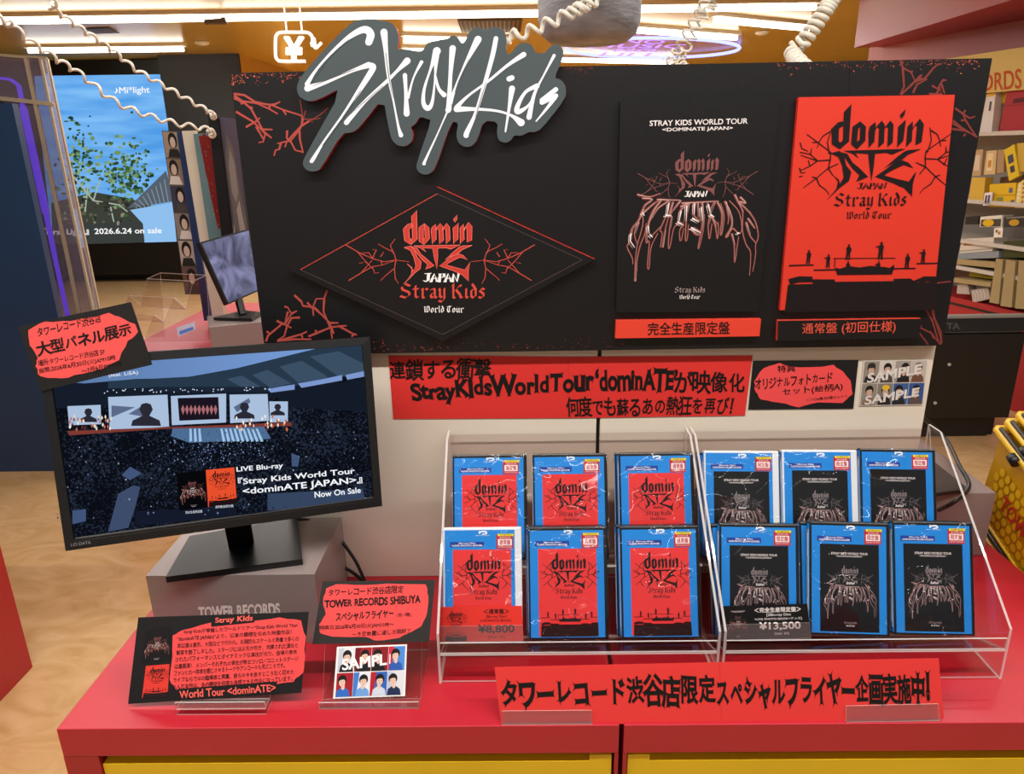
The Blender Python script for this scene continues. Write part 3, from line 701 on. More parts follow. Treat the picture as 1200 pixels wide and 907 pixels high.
SB = [[(105,190,44),(70,290,14),(35,400,16),(30,480,24),(55,510,30),(80,470,18),(95,330,10),(100,215,36)], [(95,330,14),(115,400,18),(145,435,28)],
 [(193,175,36),(180,330,22),(172,500,30),(168,520,32)], [(335,125,40),(270,250,18),(210,390,14),(180,480,24)], [(165,525,10),(110,650,8),(45,790,14),(33,820,20)],
 [(435,120,26),(415,220,26),(370,380,22),(320,540,18),(275,640,28),(268,662,30)], [(590,210,30),(500,270,18),(390,360,14),(280,440,14),(215,505,26)], [(215,515,34),(330,515,18),(440,525,14),(520,550,16),(575,590,42)],
 [(525,400,34),(510,500,18),(488,640,10)], [(508,346,30),(524,340,30)], [(665,385,28),(600,420,18),(555,500,26),(560,530,30),(620,490,12),(665,400,10)], [(760,215,18),(700,330,10),(650,430,18),(620,560,30)],
 [(770,405,26),(690,465,22)], [(692,478,26),(770,440,26)], [(765,450,24),(720,510,16),(660,582,8)]]
M_wl = flat('#e6eaf0', .4)
for s_ in STK: mb.stroke(CP, [(*A2(x, y), w_/4.772) for x, y, w_ in s_], M_wl, .0005)
for s_ in SB: mb.stroke(CP, [(*A2(x+716, y), w_/4.772) for x, y, w_ in s_], M_wl, .0005)
for s_ in [[(120,365,3),(230,215,4),(330,125,2)], [(130,385,2),(250,335,4),(370,290,2)], [(395,410,3),(290,570,5),(180,720,2)], [(535,200,3),(552,330,4),(575,450,2)], [(330,550,1),(420,470,3),(520,385,2)], [(716+285,235,2),(716+235,340,4),(716+205,420,2)], [(716+380,365,2),(716+350,460,4),(716+320,560,2)]]:
    mb.stroke(CP, [(*A2(x, y), w_/4.772) for x, y, w_ in s_], M_cut, .0008)
tag(mb.build('script_cutout'), 'slate cutout board with big white brush script and red edges, at the header top left', 'cutout sign')

# ------------------------------------------------------------------ signs fixed to the panels
PP = Pl((0, 1.2935, 0), (0, -1, 0))
mb = MB(); mb.slab([PP.at(*p) for p in ((455, 417), (560, 417), (668, 418), (882, 416.5), (873, 487), (668, 490), (560, 490.5), (461, 491))], (0, -1, 0), .001, flat(SIGN))
k_ = flat(INK)
mb.text(PP, '連鎖する衝撃', (456, 420), (577, 417.5), (575, 445), (457, 447), k_, flare=.06, bold=.03, jit=.12)
mb.text(PP, 'StrayKidsWorldTour', (478, 446), (698, 427), (697, 468), (484, 477), k_, flare=.06, bold=.045, jit=.16)
mb.text(PP, '‘dominATE’', (697, 429), (795, 428), (793, 461), (698, 464), k_, flare=.07, bold=.04, jit=.1)
mb.text(PP, 'が映像化', (790, 433), (873, 435), (873, 464), (789, 461), k_, flare=.07, bold=.03, jit=.12)
mb.text(PP, '何度でも蘇るあの熱狂を再び！', (662, 464), (862, 462), (858, 487), (664, 489), k_, flare=.07, bold=.025, jit=.14)
mb.line(PP, [(666, 419), (666, 490)], .5, flat('#b92a24'))
tag(mb.build('banner_sign'), 'long red banner with black hand-drawn lettering taped across the white panels', 'sign')

def jag(pts, n=5, amp=1.2, seed=1):
    r_ = random.Random(seed); o = []
    for a, b in zip(pts, pts[1:]+pts[:1]):
        for i in range(n):
            t = i/n; o.append((a[0]*(1-t)+b[0]*t+r_.uniform(-amp, amp), a[1]*(1-t)+b[1]*t+r_.uniform(-amp, amp)))
    return o
mb = MB(); mb.slab([PP.at(*p) for p in ((882.5, 423), (1006, 422), (1000, 479), (877, 480))], (0, -1, 0), .001, flat(CARD))
mb.p2(PP, jag([(884, 448), (894, 431), (914, 426), (938, 431), (976, 428), (988, 436), (996, 446), (999, 462), (988, 472), (958, 472), (936, 477), (912, 472), (892, 468), (885, 458)], 3, .9, 4), flat(CORAL), .0003)
mb.text(PP, '特典', (911, 428), (932, 427.5), (932, 436), (911, 436.5), k_, flare=.03, bold=.02, jit=.08)
mb.text(PP, 'オリジナルフォトカード', (884, 443), (976, 435), (975, 448), (885, 458), k_, flare=.05, bold=.02, jit=.12)
mb.text(PP, 'セット(絵柄A)', (916, 455), (988, 448), (987, 459), (917, 465), k_, flare=.04, bold=.015, jit=.1)
mb.text(PP, '＜ソロ&集合8種セット＞', (944, 467), (993, 462), (993, 466), (945, 470.5), k_, jit=.08)
tag(mb.build('card_sign'), 'black card with torn-edged red field on the white panel, right of the red banner', 'sign')

# small portrait pictures: head, hair, clothes, simple flat shapes
def portrait(mb, mp, x0, y0, x1, y1, bg, hair, skin, cloth, d, F=flat, hat=None, lean=0.0, lit=None):
    W_, H_ = x1-x0, y1-y0; P = lambda a, b: (x0+a*W_, y0+b*H_)
    mb.rect(mp, x0, y0, x1, y1, F(bg), d)
    if lit: mb.p2(mp, [P(0, 0), P(.35, 0), P(.2, 1), P(0, 1)], F(lit), d+.0001)
    c = .5+lean*.1
    mb.p2(mp, [P(c-.42, 1), P(c-.36, .74), P(c-.12, .62), P(c+.12, .62), P(c+.36, .74), P(c+.44, 1)], F(cloth), d+.0002)
    mb.p2(mp, [P(c-.1, .5), P(c+.1, .5), P(c+.1, .66), P(c, .72), P(c-.1, .66)], F(skin), d+.0003)
    x, y = P(c+lean*.08, .33); mb.disc(mp, x, y-.03*H_, .27*W_, .22*H_, F(hair), d+.0003)
    mb.disc(mp, x, y+.06*H_, .19*W_, .18*H_, F(skin), d+.0004)
    e = F('#3a2624')
    for sx in (-.075, .075): mb.disc(mp, x+sx*W_, y+.04*H_, .03*W_, .014*H_, e, d+.0005, 6)
    mb.disc(mp, x, y+.15*H_, .05*W_, .012*H_, F('#8a3a38'), d+.0005, 6)
    mb.p2(mp, [(x-.2*W_, y-.0*H_), (x-.16*W_, y-.13*H_), (x+.16*W_, y-.13*H_), (x+.2*W_, y-.0*H_), (x+.1*W_, y-.06*H_), (x-.06*W_, y-.05*H_)], F(hair), d+.0005)
    if hat: mb.disc(mp, x, y-.14*H_, .26*W_, .13*H_, F(hat), d+.0006)
mb = MB(); GQ = ((1012, 422.5), (1087, 421.5), (1081, 474.5), (1006.5, 476))
mb.slab([PP.at(*p) for p in GQ], (0, -1, 0), .001, flat('#c9c2b8'))
G = Sub(PP, *GQ); r_ = random.Random(11)
for i in range(8):
    cx_, cy_ = i % 4, i//4
    portrait(mb, G, .02+cx_*.245, .02+cy_*.49, .255+cx_*.245, .485+cy_*.49, ['#8d8479','#c9c0b4','#9a9186','#b8aea3','#8e8378','#7d756c','#3a5a8c','#34508c'][i], '#1a1716', '#c9a48e', ['#2a2726','#4a4440','#1f1d1c','#6b4a3a','#8a6a52','#202022','#23242a','#5a4a44'][i], .0003, lean=r_.uniform(-1, 1), hat=['#2b2826', None, None, '#8a7a6a', None, '#d8b030', None, None][i])
mb.text(G, 'SAMPLE', (.08, .28), (.92, .08), (.92, .3), (.08, .5), flat('#d8d2cc'), .0014, bold=.03)
mb.text(G, 'SAMPLE', (.08, .78), (.92, .6), (.92, .8), (.08, .98), flat('#d8d2cc'), .0014, bold=.03)
tag(mb.build('photo_card'), 'sheet of eight small portraits with pale lettering, right end of the white panel', 'photo')

# ------------------------------------------------------------------ clear case stand
def acrylic_stand(x0, x1, name, label, group=None):
    r = thing(name, label, 'display stand', ((x0+x1)/2, 1.13, .75), group)
    prof = [(.978, .7503), (1.29, .7503), (1.29, 1.073), (1.25, 1.073), (.980, .845)]
    for xa in (x0, x1-.004):
        m_ = MB(); pts = [V((xa, y, z)) for y, z in prof]
        m_.slab(pts, (-1, 0, 0), .004, M_acr, M_acre); m_.build('side_panel', r)
    def plate(p, q_, t, nm):       # sheet between two (y, z) points
        a, b = V((0, *p)), V((0, *q_)); n = V((1, 0, 0)).cross((b-a).normalized())
        m_ = MB(); X0, X1 = x0+.0045, x1-.0045
        pts = [a+V((X0, 0, 0)), a+V((X1, 0, 0)), b+V((X1, 0, 0)), b+V((X0, 0, 0))]
        m_.slab(pts, n, t, M_acr, M_acre); m_.build(nm, r)
    plate((.980, .808), (1.070, .7715), .004, 'shelf'); plate((1.070, .7715), (1.112, .888), .004, 'riser_plate')
    plate((1.100, .894), (1.196, .8555), .004, 'shelf'); plate((1.200, .862), (1.280, 1.068), .004, 'back_plate')
    plate((.980, .7545), (1.28, .7545), .003, 'base_plate'); plate((.9785, .808), (.9785, .828), .003, 'front_lip')
    return r
acrylic_stand(-.142, .3125, 'acrylic_case_stand', 'clear two-tier acrylic stand holding the red-cover cases')
acrylic_stand(.3175, .772, 'acrylic_case_stand', 'clear two-tier acrylic stand holding the black-cover cases')

# ------------------------------------------------------------------ disc cases
CW, CH = .135, .19
M_blue = mat('blue_sleeve', '#1b86dc', .3)
M_csb = mat('case_black', '#101113', .3); M_csw = mat('case_white', '#dfe3e8', .35)
def case_proto(red, white, art=True, film=True):
    r = thing('disc_case', '', 'disc case', (0, 0, 0))
    cm = M_csw if white else M_csb; T = .0145
    c = MB(); c.box((0, 0, -T), (CW, CH, 0), cm); c.build('case', r, bevel=.0022, local=True)
    s = MB(); s.box((-.0006, .004, -T+.0022), (.0001, CH-.004, -.0022), M_blue)
    s.box((-.0009, .012, -T+.004), (-.0004, CH-.014, -.0042), flat('#e6e4e2'))
    for y0, y1, cc in ((CH-.02, CH-.012, '#8a2a34'), (.008, .02, '#6a2430'), (.06, .13, '#9aa0a8')): s.box((-.0012, y0, -T+.006), (-.0007, y1, -.0062), flat(cc))
    rx = .012 if white else .006
    s.box((.003, .004, -.0002), (CW-rx, CH-.006 if not white else CH-.004, .0003), M_blue)
    if art:
        f = Fr((0, 0, .0003), (CW, 0, 0), (0, -CH, 0), (0, 0, 1)); U = Sub(f, (0, -1), (1, -1), (1, 0), (0, 0))
        wt = flat('#f2f4f8', .4)
        m_ = s
        m_.stroke(U, [(.46,.045,.012),(.50,.034,.012),(.55,.038,.014),(.555,.052,.012),(.50,.060,.008)], wt, .0002)
        m_.stroke(U, [(.465,.030,.010),(.468,.052,.010)], wt, .0002)
        m_.tbox(U, 'Blu-ray Disc', .42, .066, .60, .074, wt, .0002, bold=.02)
        m_.rect(U, .09, .125, .52, .172, flat('#1a3f9c'), .0001)
        m_.tbox(U, 'Blu-ray Disc', .20, .130, .42, .146, wt, .0003, bold=.03)
        m_.tbox(U, '+LIVE PHOTO BOOK' + ('' if red else '+GOODS'), .11, .150, .50, .166, wt, .0003, bold=.03)
        I = Sub(U, (.125, .195), (.862, .195), (.862, .965), (.125, .965))
        if red: art_red(m_, I, flat('#1c1214', .4), flat('#e0393a', .35), .0001, fine=False)
        else: art_black(m_, I, flat('#141518', .3), .0001, pink='#857a7c', red='#9a8486')
    slv = s.build('sleeve', r, local=True)
    if art:
        k = MB(); f = Fr((0, 0, .0009), (CW, 0, 0), (0, -CH, 0), (0, 0, 1)); U = Sub(f, (0, -1), (1, -1), (1, 0), (0, 0))
        k.rect(U, .68, .065, .89, .19, flat('#b9232f'), 0); k.rect(U, .70, .055, .90, .076, flat('#e8d83a'), .0001)
        k.tbox(U, '数量限定', .72, .058, .88, .072, flat('#6a5a10'), .0002); k.tbox(U, '初回生産', .72, .082, .86, .096, flat('#f0d8d8'), .0002)
        k.rect(U, .70, .103, .875, .160, flat('#f4ecec'), .0001)
        k.tbox(U, '通常盤' if red else '限定盤', .715, .108, .86, .154, flat('#b9232f'), .0002, bold=.03)
        k.tbox(U, 'LIMITED EDITION', .70, .168, .875, .180, flat('#f0d8d8'), .0002)
        k.build('price_sticker', slv, local=True)['label'] = 'red and yellow sticker'
    if film:
        g = MB(); n = 10
        vs = [(-.001+(CW+.002)*i/n, -.001+(CH+.002)*j/n, .0018+(.0012*math.sin(i*2.1+j*1.3)*math.sin(j*.9+i*.4) if 0 < i < n and 0 < j < n else -.0006)) for j in range(n+1) for i in range(n+1)]
        g.add(vs, [(j*(n+1)+i, j*(n+1)+i+1, (j+1)*(n+1)+i+1, (j+1)*(n+1)+i) for j in range(n) for i in range(n)], M_film)
        g.build('shrink_wrap', r, local=True, smooth=True)['label'] = 'creased clear shrink wrap'
    return r
def copy_tree(o):
    c = o.copy(); COL.objects.link(c)
    for ch in o.children:
        k = ch.copy(); COL.objects.link(k); k.parent = c
        for g in ch.children:
            q = g.copy(); COL.objects.link(q); q.parent = k
    return c
_prot = {}
TILT = math.radians(22)
def put_case(kind, x, tier, depth, roll, label, group):
    """kind: (red, white, with art); depth: how many cases behind the front one"""
    if kind not in _prot:
        o = case_proto(kind[0], kind[1], kind[2], kind[2]); _prot[kind] = o
    else: o = copy_tree(_prot[kind])
    base = V((x, 1.0375, .7868)) if tier == 0 else V((x, 1.1445, .8768))
    yv = V((0, math.sin(TILT), math.cos(TILT))); zv = V((0, -math.cos(TILT), math.sin(TILT)))
    base = base - zv*(.0158*depth)+yv*(.0008)
    R = Matrix(((1, 0, 0), yv, zv)).transposed().to_4x4() @ Matrix.Rotation(roll, 4, 'Z')
    lift = max(0, -CW*math.sin(roll)); base = base + yv*lift
    R.translation = base; o.matrix_world = R
    o.location = base; o.rotation_euler = R.to_euler()
    tag(o, label, 'disc case', group)
RG, BG = 'red-cover disc cases on the left clear stand', 'black-cover disc cases on the right clear stand'
front = [((True, True, True), -.139, 0, 'white-framed red-cover disc case behind the red price card'), ((True, False, True), .007, 0, 'red-cover disc case in the middle of the front row'),
         ((True, False, True), .1645, 0, 'red-cover disc case at the right end of the front row, another behind it'), ((False, False, True), .330, math.radians(-1.5), 'black-cover disc case behind the black price card'),
         ((False, False, True), .4815, math.radians(-2.2), 'black-cover disc case in the middle of the front row'), ((False, False, True), .624, math.radians(-1.6), 'black-cover disc case at the right end of the front row')]
back = [((True, False, True), -.128, 0, 'red-cover disc case at the left end of the back row'), ((True, False, True), .018, 0, 'red-cover disc case in the middle of the back row'),
        ((True, False, True), .174, 0, 'red-cover disc case at the right end of the back row'), ((False, True, True), .325, math.radians(-1), 'white-framed black-cover disc case at the left end of the back row'),
        ((False, True, True), .466, math.radians(-1), 'white-framed black-cover disc case in the middle of the back row'), ((False, False, True), .605, math.radians(-1.4), 'black-framed black-cover disc case at the right end of the back row')]
for k, x, a, lb in front: put_case(k, x, 0, 0, a, lb, RG if k[0] else BG)
for k, x, a, lb in back: put_case(k, x, 1, 0, a, lb, RG if k[0] else BG)
put_case((True, False, False), .1595, 0, 1, 0, 'spare disc case peeping out behind the right-hand front red case', RG)
put_case((True, False, False), .0045, 0, 1, 0, 'spare disc case peeping out behind the middle front red case', RG)
put_case((False, False, False), .3235, 0, 1, 0, 'spare disc case behind the black-cover case with the price card', BG)
put_case((False, False, False), .4735, 0, 1, math.radians(-1), 'spare disc case behind the middle front black case', BG)
put_case((False, False, False), .617, 0, 1, math.radians(-1), 'spare disc case behind the right-hand front black case', BG)
put_case((True, False, False), .169, 1, 1, 0, 'spare disc case behind the right-hand back-row red case', RG)
put_case((False, False, False), .3205, 1, 1, 0, 'spare disc case behind the left-hand back-row black case', BG)
put_case((False, False, False), .4615, 1, 1, 0, 'spare disc case behind the middle back-row black case', BG)
put_case((False, False, False), .600, 1, 1, 0, 'spare disc case behind the right-hand back-row black case', BG)

# price cards in clear holders, leaning on the front cases
zv = V((0, -math.cos(TILT), math.sin(TILT)))
def price(q, red, label):
    pl = Pl(V((0, 1.0375, .787))+zv*.0085, zv); m_ = MB()
    bg = flat('#d9352c' if red else '#111113', .4); ink = flat(INK if red else '#ece8e4')
    m_.slab([pl.at(*p) for p in q], zv, .0012, bg); U = Sub(pl, *q)
    I = Sub(U, (.06, .06), (.32, .06), (.32, .98), (.06, .98))
    if red: art_red(m_, I, flat('#2a1010'), None, .0001, fine=False)
    else: art_black(m_, I, None, .0001, pink='#5a4644', red='#8a504a')
    if red:
        m_.tbox(U, '＜通常盤＞', .53, .07, .84, .22, ink, .0004, bold=.02); m_.tbox(U, '[Blu-ray Disc+', .56, .25, .82, .35, ink, .0004)
        m_.tbox(U, 'LIVE PHOTO BOOK]', .49, .37, .86, .46, ink, .0004); m_.tbox(U, '¥8,800', .46, .52, .90, .79, ink, .0004, bold=.03); m_.tbox(U, '(tax in)', .58, .83, .78, .93, ink, .0004)
    else:
        m_.tbox(U, '＜完全生産限定盤＞', .38, .07, .92, .22, ink, .0004, bold=.02); m_.tbox(U, '[2Blu-ray Disc', .52, .25, .80, .35, ink, .0004)
        m_.tbox(U, '+LIVE PHOTO BOOK+グッズ]', .38, .37, .92, .46, ink, .0004); m_.tbox(U, '¥13,500', .43, .50, .90, .76, ink, .0004, bold=.03); m_.tbox(U, '(tax in)', .60, .80, .76, .90, ink, .0004)
    r = thing('price_card', label, 'price card', m_.v[3]); m_.build('card', r)
    h = MB(); hq = [U.at(.0, .54, .0028), U.at(1, .54, .0028), U.at(1, 1., .0028), U.at(0, 1., .0028)]
    h.slab(hq, zv, .001, M_hold, M_acre); h.build('holder', r)['label'] = 'clear holder pocket'
M_hold = clear('holder_plastic', tint='#f2eeee', fac=.4, haze=.05, hazecol='#e0dada')
price(((516, 711.5), (611.5, 710), (613.5, 751), (515, 752)), True, 'red price card in front of the white-framed red case')
price(((845.5, 710.5), (946, 707.5), (950, 747.5), (845, 750)), False, 'black price card in front of the left front black case')

# ------------------------------------------------------------------ front banner and card signs
def leaning(p0, deg):
    a = math.radians(deg); return Pl(p0, (0, -math.cos(a), math.sin(a)))
FB = leaning((0, .893, .753), 20)
mb = MB(); q = ((579.5, 782), (845, 776), (1100, 771.5), (1106, 842), (846, 848), (587, 849)); mb.slab([FB.at(*p) for p in q], FB.n, .001, flat('#db3835'))
mb.text(FB, 'タワーレコード渋谷店限定', (585, 794), (838, 786), (840, 833), (588, 835), k_, flare=.10, bold=.045, jit=.16)
mb.text(FB, 'スペシャルフライヤー企画実施中！', (838, 788), (1090, 781), (1092, 829), (840, 834), k_, flare=.10, bold=.045, jit=.16)
mb.line(FB, [(843, 777), (846, 847)], .6, flat('#c4302c'), .0002)
tag(mb.build('banner_sign'), 'long red banner with spiky black lettering standing at the counter front edge', 'sign')
for q, lb in ((((588, 832), (693, 831), (694, 850), (588, 851)), 'clear clip holding the left end of the front banner'), (((990, 826), (1098, 823.5), (1100, 843), (990.5, 846)), 'clear clip holding the right end of the front banner')):
    m_ = MB(); pts = [FB.at(*p, .004) for p in q]; m_.slab(pts, FB.n, .0015, M_hold, M_acre)
    lo = min(p.z for p in pts)
    a, b = pts[3], pts[2]
    m_.slab([V((a.x, a.y, .7515)), V((b.x, b.y, .7515)), V((b.x, b.y+.04, .7515)), V((a.x, a.y+.04, .7515))], (0, 0, 1), .001, M_hold, M_acre)
    tag(m_.build('sign_clip'), lb, 'sign clip', 'clear clips on the front banner')

IC = leaning((0, .935, .768), 28)
mb = MB(); q = ((162, 723.5), (361.6, 717), (353, 812), (150, 825)); mb.slab([IC.at(*p) for p in q], IC.n, .0015, flat(CARD))
c2 = lambda x, y: (60+x/2.609, 670+y/2.609)
mb.p2(IC, jag([c2(*p) for p in [(372,195),(400,180),(490,155),(610,150),(700,140),(765,150),(778,200),(775,260),(772,310),(740,335),(690,345),(600,350),(480,355),(380,360),(362,330),(370,260)]], 3, .8, 9), flat(CORAL), .0003)
mb.p2(IC, [c2(*p) for p in [(488,138),(618,128),(622,155),(490,168)]], flat('#151515'), .0005)
mb.p2(IC, [c2(*p) for p in [(388,358),(690,335),(694,370),(388,392)]], flat('#151515'), .0005)
cor = flat('#f0645a')
mb.text(IC, 'Stray Kids', c2(502,140), c2(618,131), c2(616,154), c2(502,162), cor, .0008, bold=.03, jit=.08)
mb.text(IC, 'World Tour <dominATE>', c2(392,362), c2(686,342), c2(688,366), c2(393,388), cor, .0008, bold=.02, jit=.06)
BODY = ['Stray Kidsが開催したワールドツアー“Stray Kids World Tour', '“dominATE JAPAN”より、公演の模様を収めた映像作品！', '本公演は東京、大阪などで行われ、圧倒的なスケールと熱量で多くの',
 '観客を魅了しました。ステージには火花が吹き、洗練された演出と', 'されたパフォーマンスとダイナミックな演出が光り、会場の熱気', 'は最高潮！ メンバーそれぞれの個性が際立つソロ／ユニットステージ',
 'ファンとの一体感を感じさせるトークやアンコールも見どころです。', 'ライブならではの臨場感と興奮、彼らの今を余すところなく収めた', '込んだ本作は、あの瞬間を何度も体感できる作品になっています。']
for i, t in enumerate(BODY):
    xa, xb = [405,385,385,383,380,378,376,374,372][i], [755,735,758,755,752,756,715,742,738][i]
    ya, yb = 176+i*21.0, 155+i*20.3
    mb.text(IC, t, c2(xa, ya), c2(xb, yb), c2(xb, yb+16.5), c2(xa, ya+17), k_, .0005, bold=.018, jit=.1)
for red, q in ((False, [(290,178),(366,165),(366,270),(275,280)]), (True, [(290,288),(362,282),(356,382),(278,386)])):
    qq = [c2(*p) for p in q]; U = Sub(IC, *qq)
    if red: art_red(mb, U, flat('#1c1214'), flat('#d93a30'), .0003, fine=False)
    else: art_black(mb, U, flat('#101012'), .0003, titles=False)
tag(mb.build('info_card'), 'black card dense with handwritten lines on a torn red field, front left of the counter', 'sign')
def easel(x0, x1, pl, zt, label, name='acrylic_easel'):
    a = math.atan2(pl.n.z, -pl.n.y); m_ = MB(); r = thing(name, label, 'stand', ((x0+x1)/2, .95, .75))
    up = V((0, math.sin(a), math.cos(a))); o = V((0, pl.p0.y, pl.p0.z)) - pl.n*.0022
    b0 = o+up*(-.006); b1 = o+up*zt
    m_.slab([b0+V((x0,0,0)), b0+V((x1,0,0)), b1+V((x1,0,0)), b1+V((x0,0,0))], pl.n, .002, M_acr, M_acre); m_.build('back_plate', r)
    f = MB(); f.slab([b0+V((x0,0,0)), b0+V((x1,0,0)), b0+V((x1,-.020,.002)), b0+V((x0,-.020,.002))], (0, 0, 1), .002, M_hold, M_acre)
    f.slab([b0+V((x0,-.022,-.001)), b0+V((x1,-.022,-.001)), b0+V((x1,-.022,.012)), b0+V((x0,-.022,.012))], (0, -1, 0), .002, M_acr, M_acre); f.build('ledge', r)
    g = MB(); top = o+up*(zt*.8)
    g.slab([V((x0, top.y+.004, top.z)), V((x1, top.y+.004, top.z)), V((x1, top.y+.05, .751)), V((x0, top.y+.05, .751))], (0, 1, .5), .002, M_acr, M_acre)
    g.slab([V((x0, b0.y-.022, .752)), V((x1, b0.y-.022, .752)), V((x1, top.y+.05, .752)), V((x0, top.y+.05, .752))], (0, 0, 1), .0015, M_acr, M_acre); g.build('rear_leg', r)
easel(-.545, -.405, IC, .08, 'small clear easel under the handwritten black info card')

PH = leaning((0, .945, .757), 30)
mb = MB(); q = ((395, 758), (477, 755), (474.7, 815.6), (390.4, 818.7)); mb.slab([PH.at(*p, .0005) for p in q], PH.n, .0012, flat('#ecebea'))
G = Sub(PH, *q); hairs = ['#1a1414','#2a1a14','#3a2a22','#141416']
for i in range(8):
    cx_, cy_ = i % 4, i//4
    portrait(mb, G, .03+cx_*.238, .03+cy_*.48, .262+cx_*.238, .49+cy_*.48, ['#dfe2e8','#a8202c','#8a1a26','#4a8ad8','#a01c28','#dfe4ea','#2c62b8','#d8dce4'][i], '#1a1416', '#e2c0ac', ['#181a20','#1a1a1e','#15151a','#2a5ab0','#2f6ac0','#6aa0dc','#c8d4e4','#1c2c50'][i], .0008, lean=r_.uniform(-1, 1), lit=['#c0c8d4','#70101c',None,'#c8283a','#e4e8f0','#3c7ad0','#b01c2c','#b8c4d8'][i])
mb.text(G, 'SAMPL', (.09, .24), (.72, .16), (.73, .38), (.1, .46), flat('#f4f4f4'), .0022, bold=.03)
mb.rect(G, .76, .17, .775, .36, flat('#f4f4f4'), .0022)
tag(mb.build('photo_card'), 'white-bordered sheet of eight colour portraits stamped with white letters, on a clear easel', 'photo')
easel(-.325, -.168, PH, .165, 'taller clear easel carrying the portrait sheet and the small torn-edged card')
PC = Pl(PH.p0+PH.n*.003, PH.n)
mb = MB(); q = ((378, 681.5), (510, 679.6), (502.7, 752), (366, 755)); mb.slab([PC.at(*p) for p in q], PC.n, .0012, flat('#2a2827'))
mb.p2(PC, jag([c2(*p) for p in [(842,50),(870,38),(960,42),(1060,36),(1145,40),(1155,75),(1150,130),(1130,165),(1090,190),(1050,205),(1000,212),(960,198),(880,200),(825,190),(818,160),(838,130),(830,90)]], 3, .8, 21), flat(CORAL), .0003)
mb.text(PC, 'タワーレコード渋谷店限定', c2(848,52), c2(1078,40), c2(1076,66), c2(848,76), k_, .0006, flare=.03, bold=.02, jit=.1)
mb.text(PC, 'TOWER RECORDS SHIBUYA', c2(836,86), c2(1130,68), c2(1130,98), c2(836,112), k_, .0006, flare=.03, bold=.04, jit=.08)
mb.text(PC, 'スペシャルフライヤー', c2(870,124), c2(1048,112), c2(1046,142), c2(870,154), k_, .0006, flare=.03, bold=.03, jit=.1)
mb.text(PC, '(各1種)', c2(1056,126), c2(1100,124), c2(1100,138), c2(1056,140), k_, .0006, jit=.06)
mb.text(PC, '特典日:2026年6月30日(火)AM10時～', c2(822,164), c2(1048,152), c2(1048,170), c2(822,182), k_, .0006, bold=.015, jit=.1)
mb.text(PC, '～予定数量に達し次第終了', c2(920,184), c2(1100,172), c2(1098,188), c2(920,200), k_, .0006, bold=.01, jit=.1)
tag(mb.build('card_sign'), 'small dark card with torn red field on top of the taller clear easel', 'sign')

# ------------------------------------------------------------------ silver risers and the monitor
def riser(x0, x1, y0, y1, z0, h, label, text=False, rot=0.0):
    m_ = MB(); piv = ((x0+x1)/2, (y0+y1)/2, z0)
    m_.box((x0, y0, z0), (x1, y1, z0+h), M_rise, rot, piv)
    if text:
        pl = Pl((0, y0, 0), (0, -1, 0))
        m_.text(pl, 'TOWER RECORDS', (232, 711), (328, 706), (329, 721), (233, 725), flat('#d6ccc8', .3), .0006, bold=.05)
    tag(m_.build('riser_block', bevel=.0015), label, 'riser', 'silver riser blocks')
riser(-.655, -.362, 1.085, 1.288, .7503, .14, 'silver-grey riser block under the large monitor', True)
riser(.62, .968, 1.352, 1.64, .7503, .146, 'silver-grey riser block behind the right end of the clear stands')

yaw, tilt, roll = .347, .159, -.028
a_ = V((math.cos(yaw), math.sin(yaw), 0)); n_ = V((math.sin(yaw), -math.cos(yaw), 0))
b_ = V((0, 0, 1))*math.cos(tilt)-n_*math.sin(tilt)
ma = a_*math.cos(roll)+b_*math.sin(roll); mbv = -a_*math.sin(roll)+b_*math.cos(roll); mn = ma.cross(mbv)
k9 = .91; mc = CAM+(V((-.545, 1.228, 1.087+1.58-1.58))-CAM)*k9
MW, MH = .55*k9, .55*.61*k9
MF = Fr(mc, ma, mbv, mn)
MP = Pl(mc, mn)
r = thing('computer_monitor', 'black monitor playing a stadium concert, on the silver riser at left', 'monitor', (-.5, 1.19, .8905))
m_ = MB(); t = .013
m_.slab([MF.at(x*MW/2, y*MH/2) for x, y in ((-1,-1),(1,-1),(1,1),(-1,1))], mn, .004, M_bez)
def ring(w0, w1, d0, d1):
    o = [(-MW/2+w0, -MH/2+w0), (MW/2-w0, -MH/2+w0), (MW/2-w0, MH/2-w0), (-MW/2+w0, MH/2-w0)]; i_ = [(-MW/2+w1, -MH/2+w1+.004), (MW/2-w1, -MH/2+w1+.004), (MW/2-w1, MH/2-w1), (-MW/2+w1, MH/2-w1)]
    for k in range(4):
        j = (k+1) % 4; m_.add([MF.at(*o[k], d0), MF.at(*o[j], d0), MF.at(*i_[j], d1), MF.at(*i_[k], d1)], [(0,1,2,3)], M_bez)
ring(0, 0, 0, .006); ring(0, .0135, .006, .007); ring(.0135, .0145, .007, .0015)
for (p, q2) in (((-1,-1),(1,-1)),((1,-1),(1,1)),((1,1),(-1,1)),((-1,1),(-1,-1))):
    m_.add([MF.at(p[0]*MW/2, p[1]*MH/2, -.004), MF.at(q2[0]*MW/2, q2[1]*MH/2, -.004), MF.at(q2[0]*MW/2, q2[1]*MH/2, .006), MF.at(p[0]*MW/2, p[1]*MH/2, .006)], [(0,1,2,3)], M_bez)
m_.slab([MF.at(x*MW/2*.8, y*MH/2*.75, -.004) for x, y in ((-1,-1),(1,-1),(1,1),(-1,1))], mn, .03, M_bez)
m_.text(MF, 'I-O DATA', (-MW/2+.009, -MH/2+.0115), (-MW/2+.037, -MH/2+.0115), (-MW/2+.037, -MH/2+.0065), (-MW/2+.009, -MH/2+.0065), flat('#8d9196'), .0075)
m_.build('housing', r)
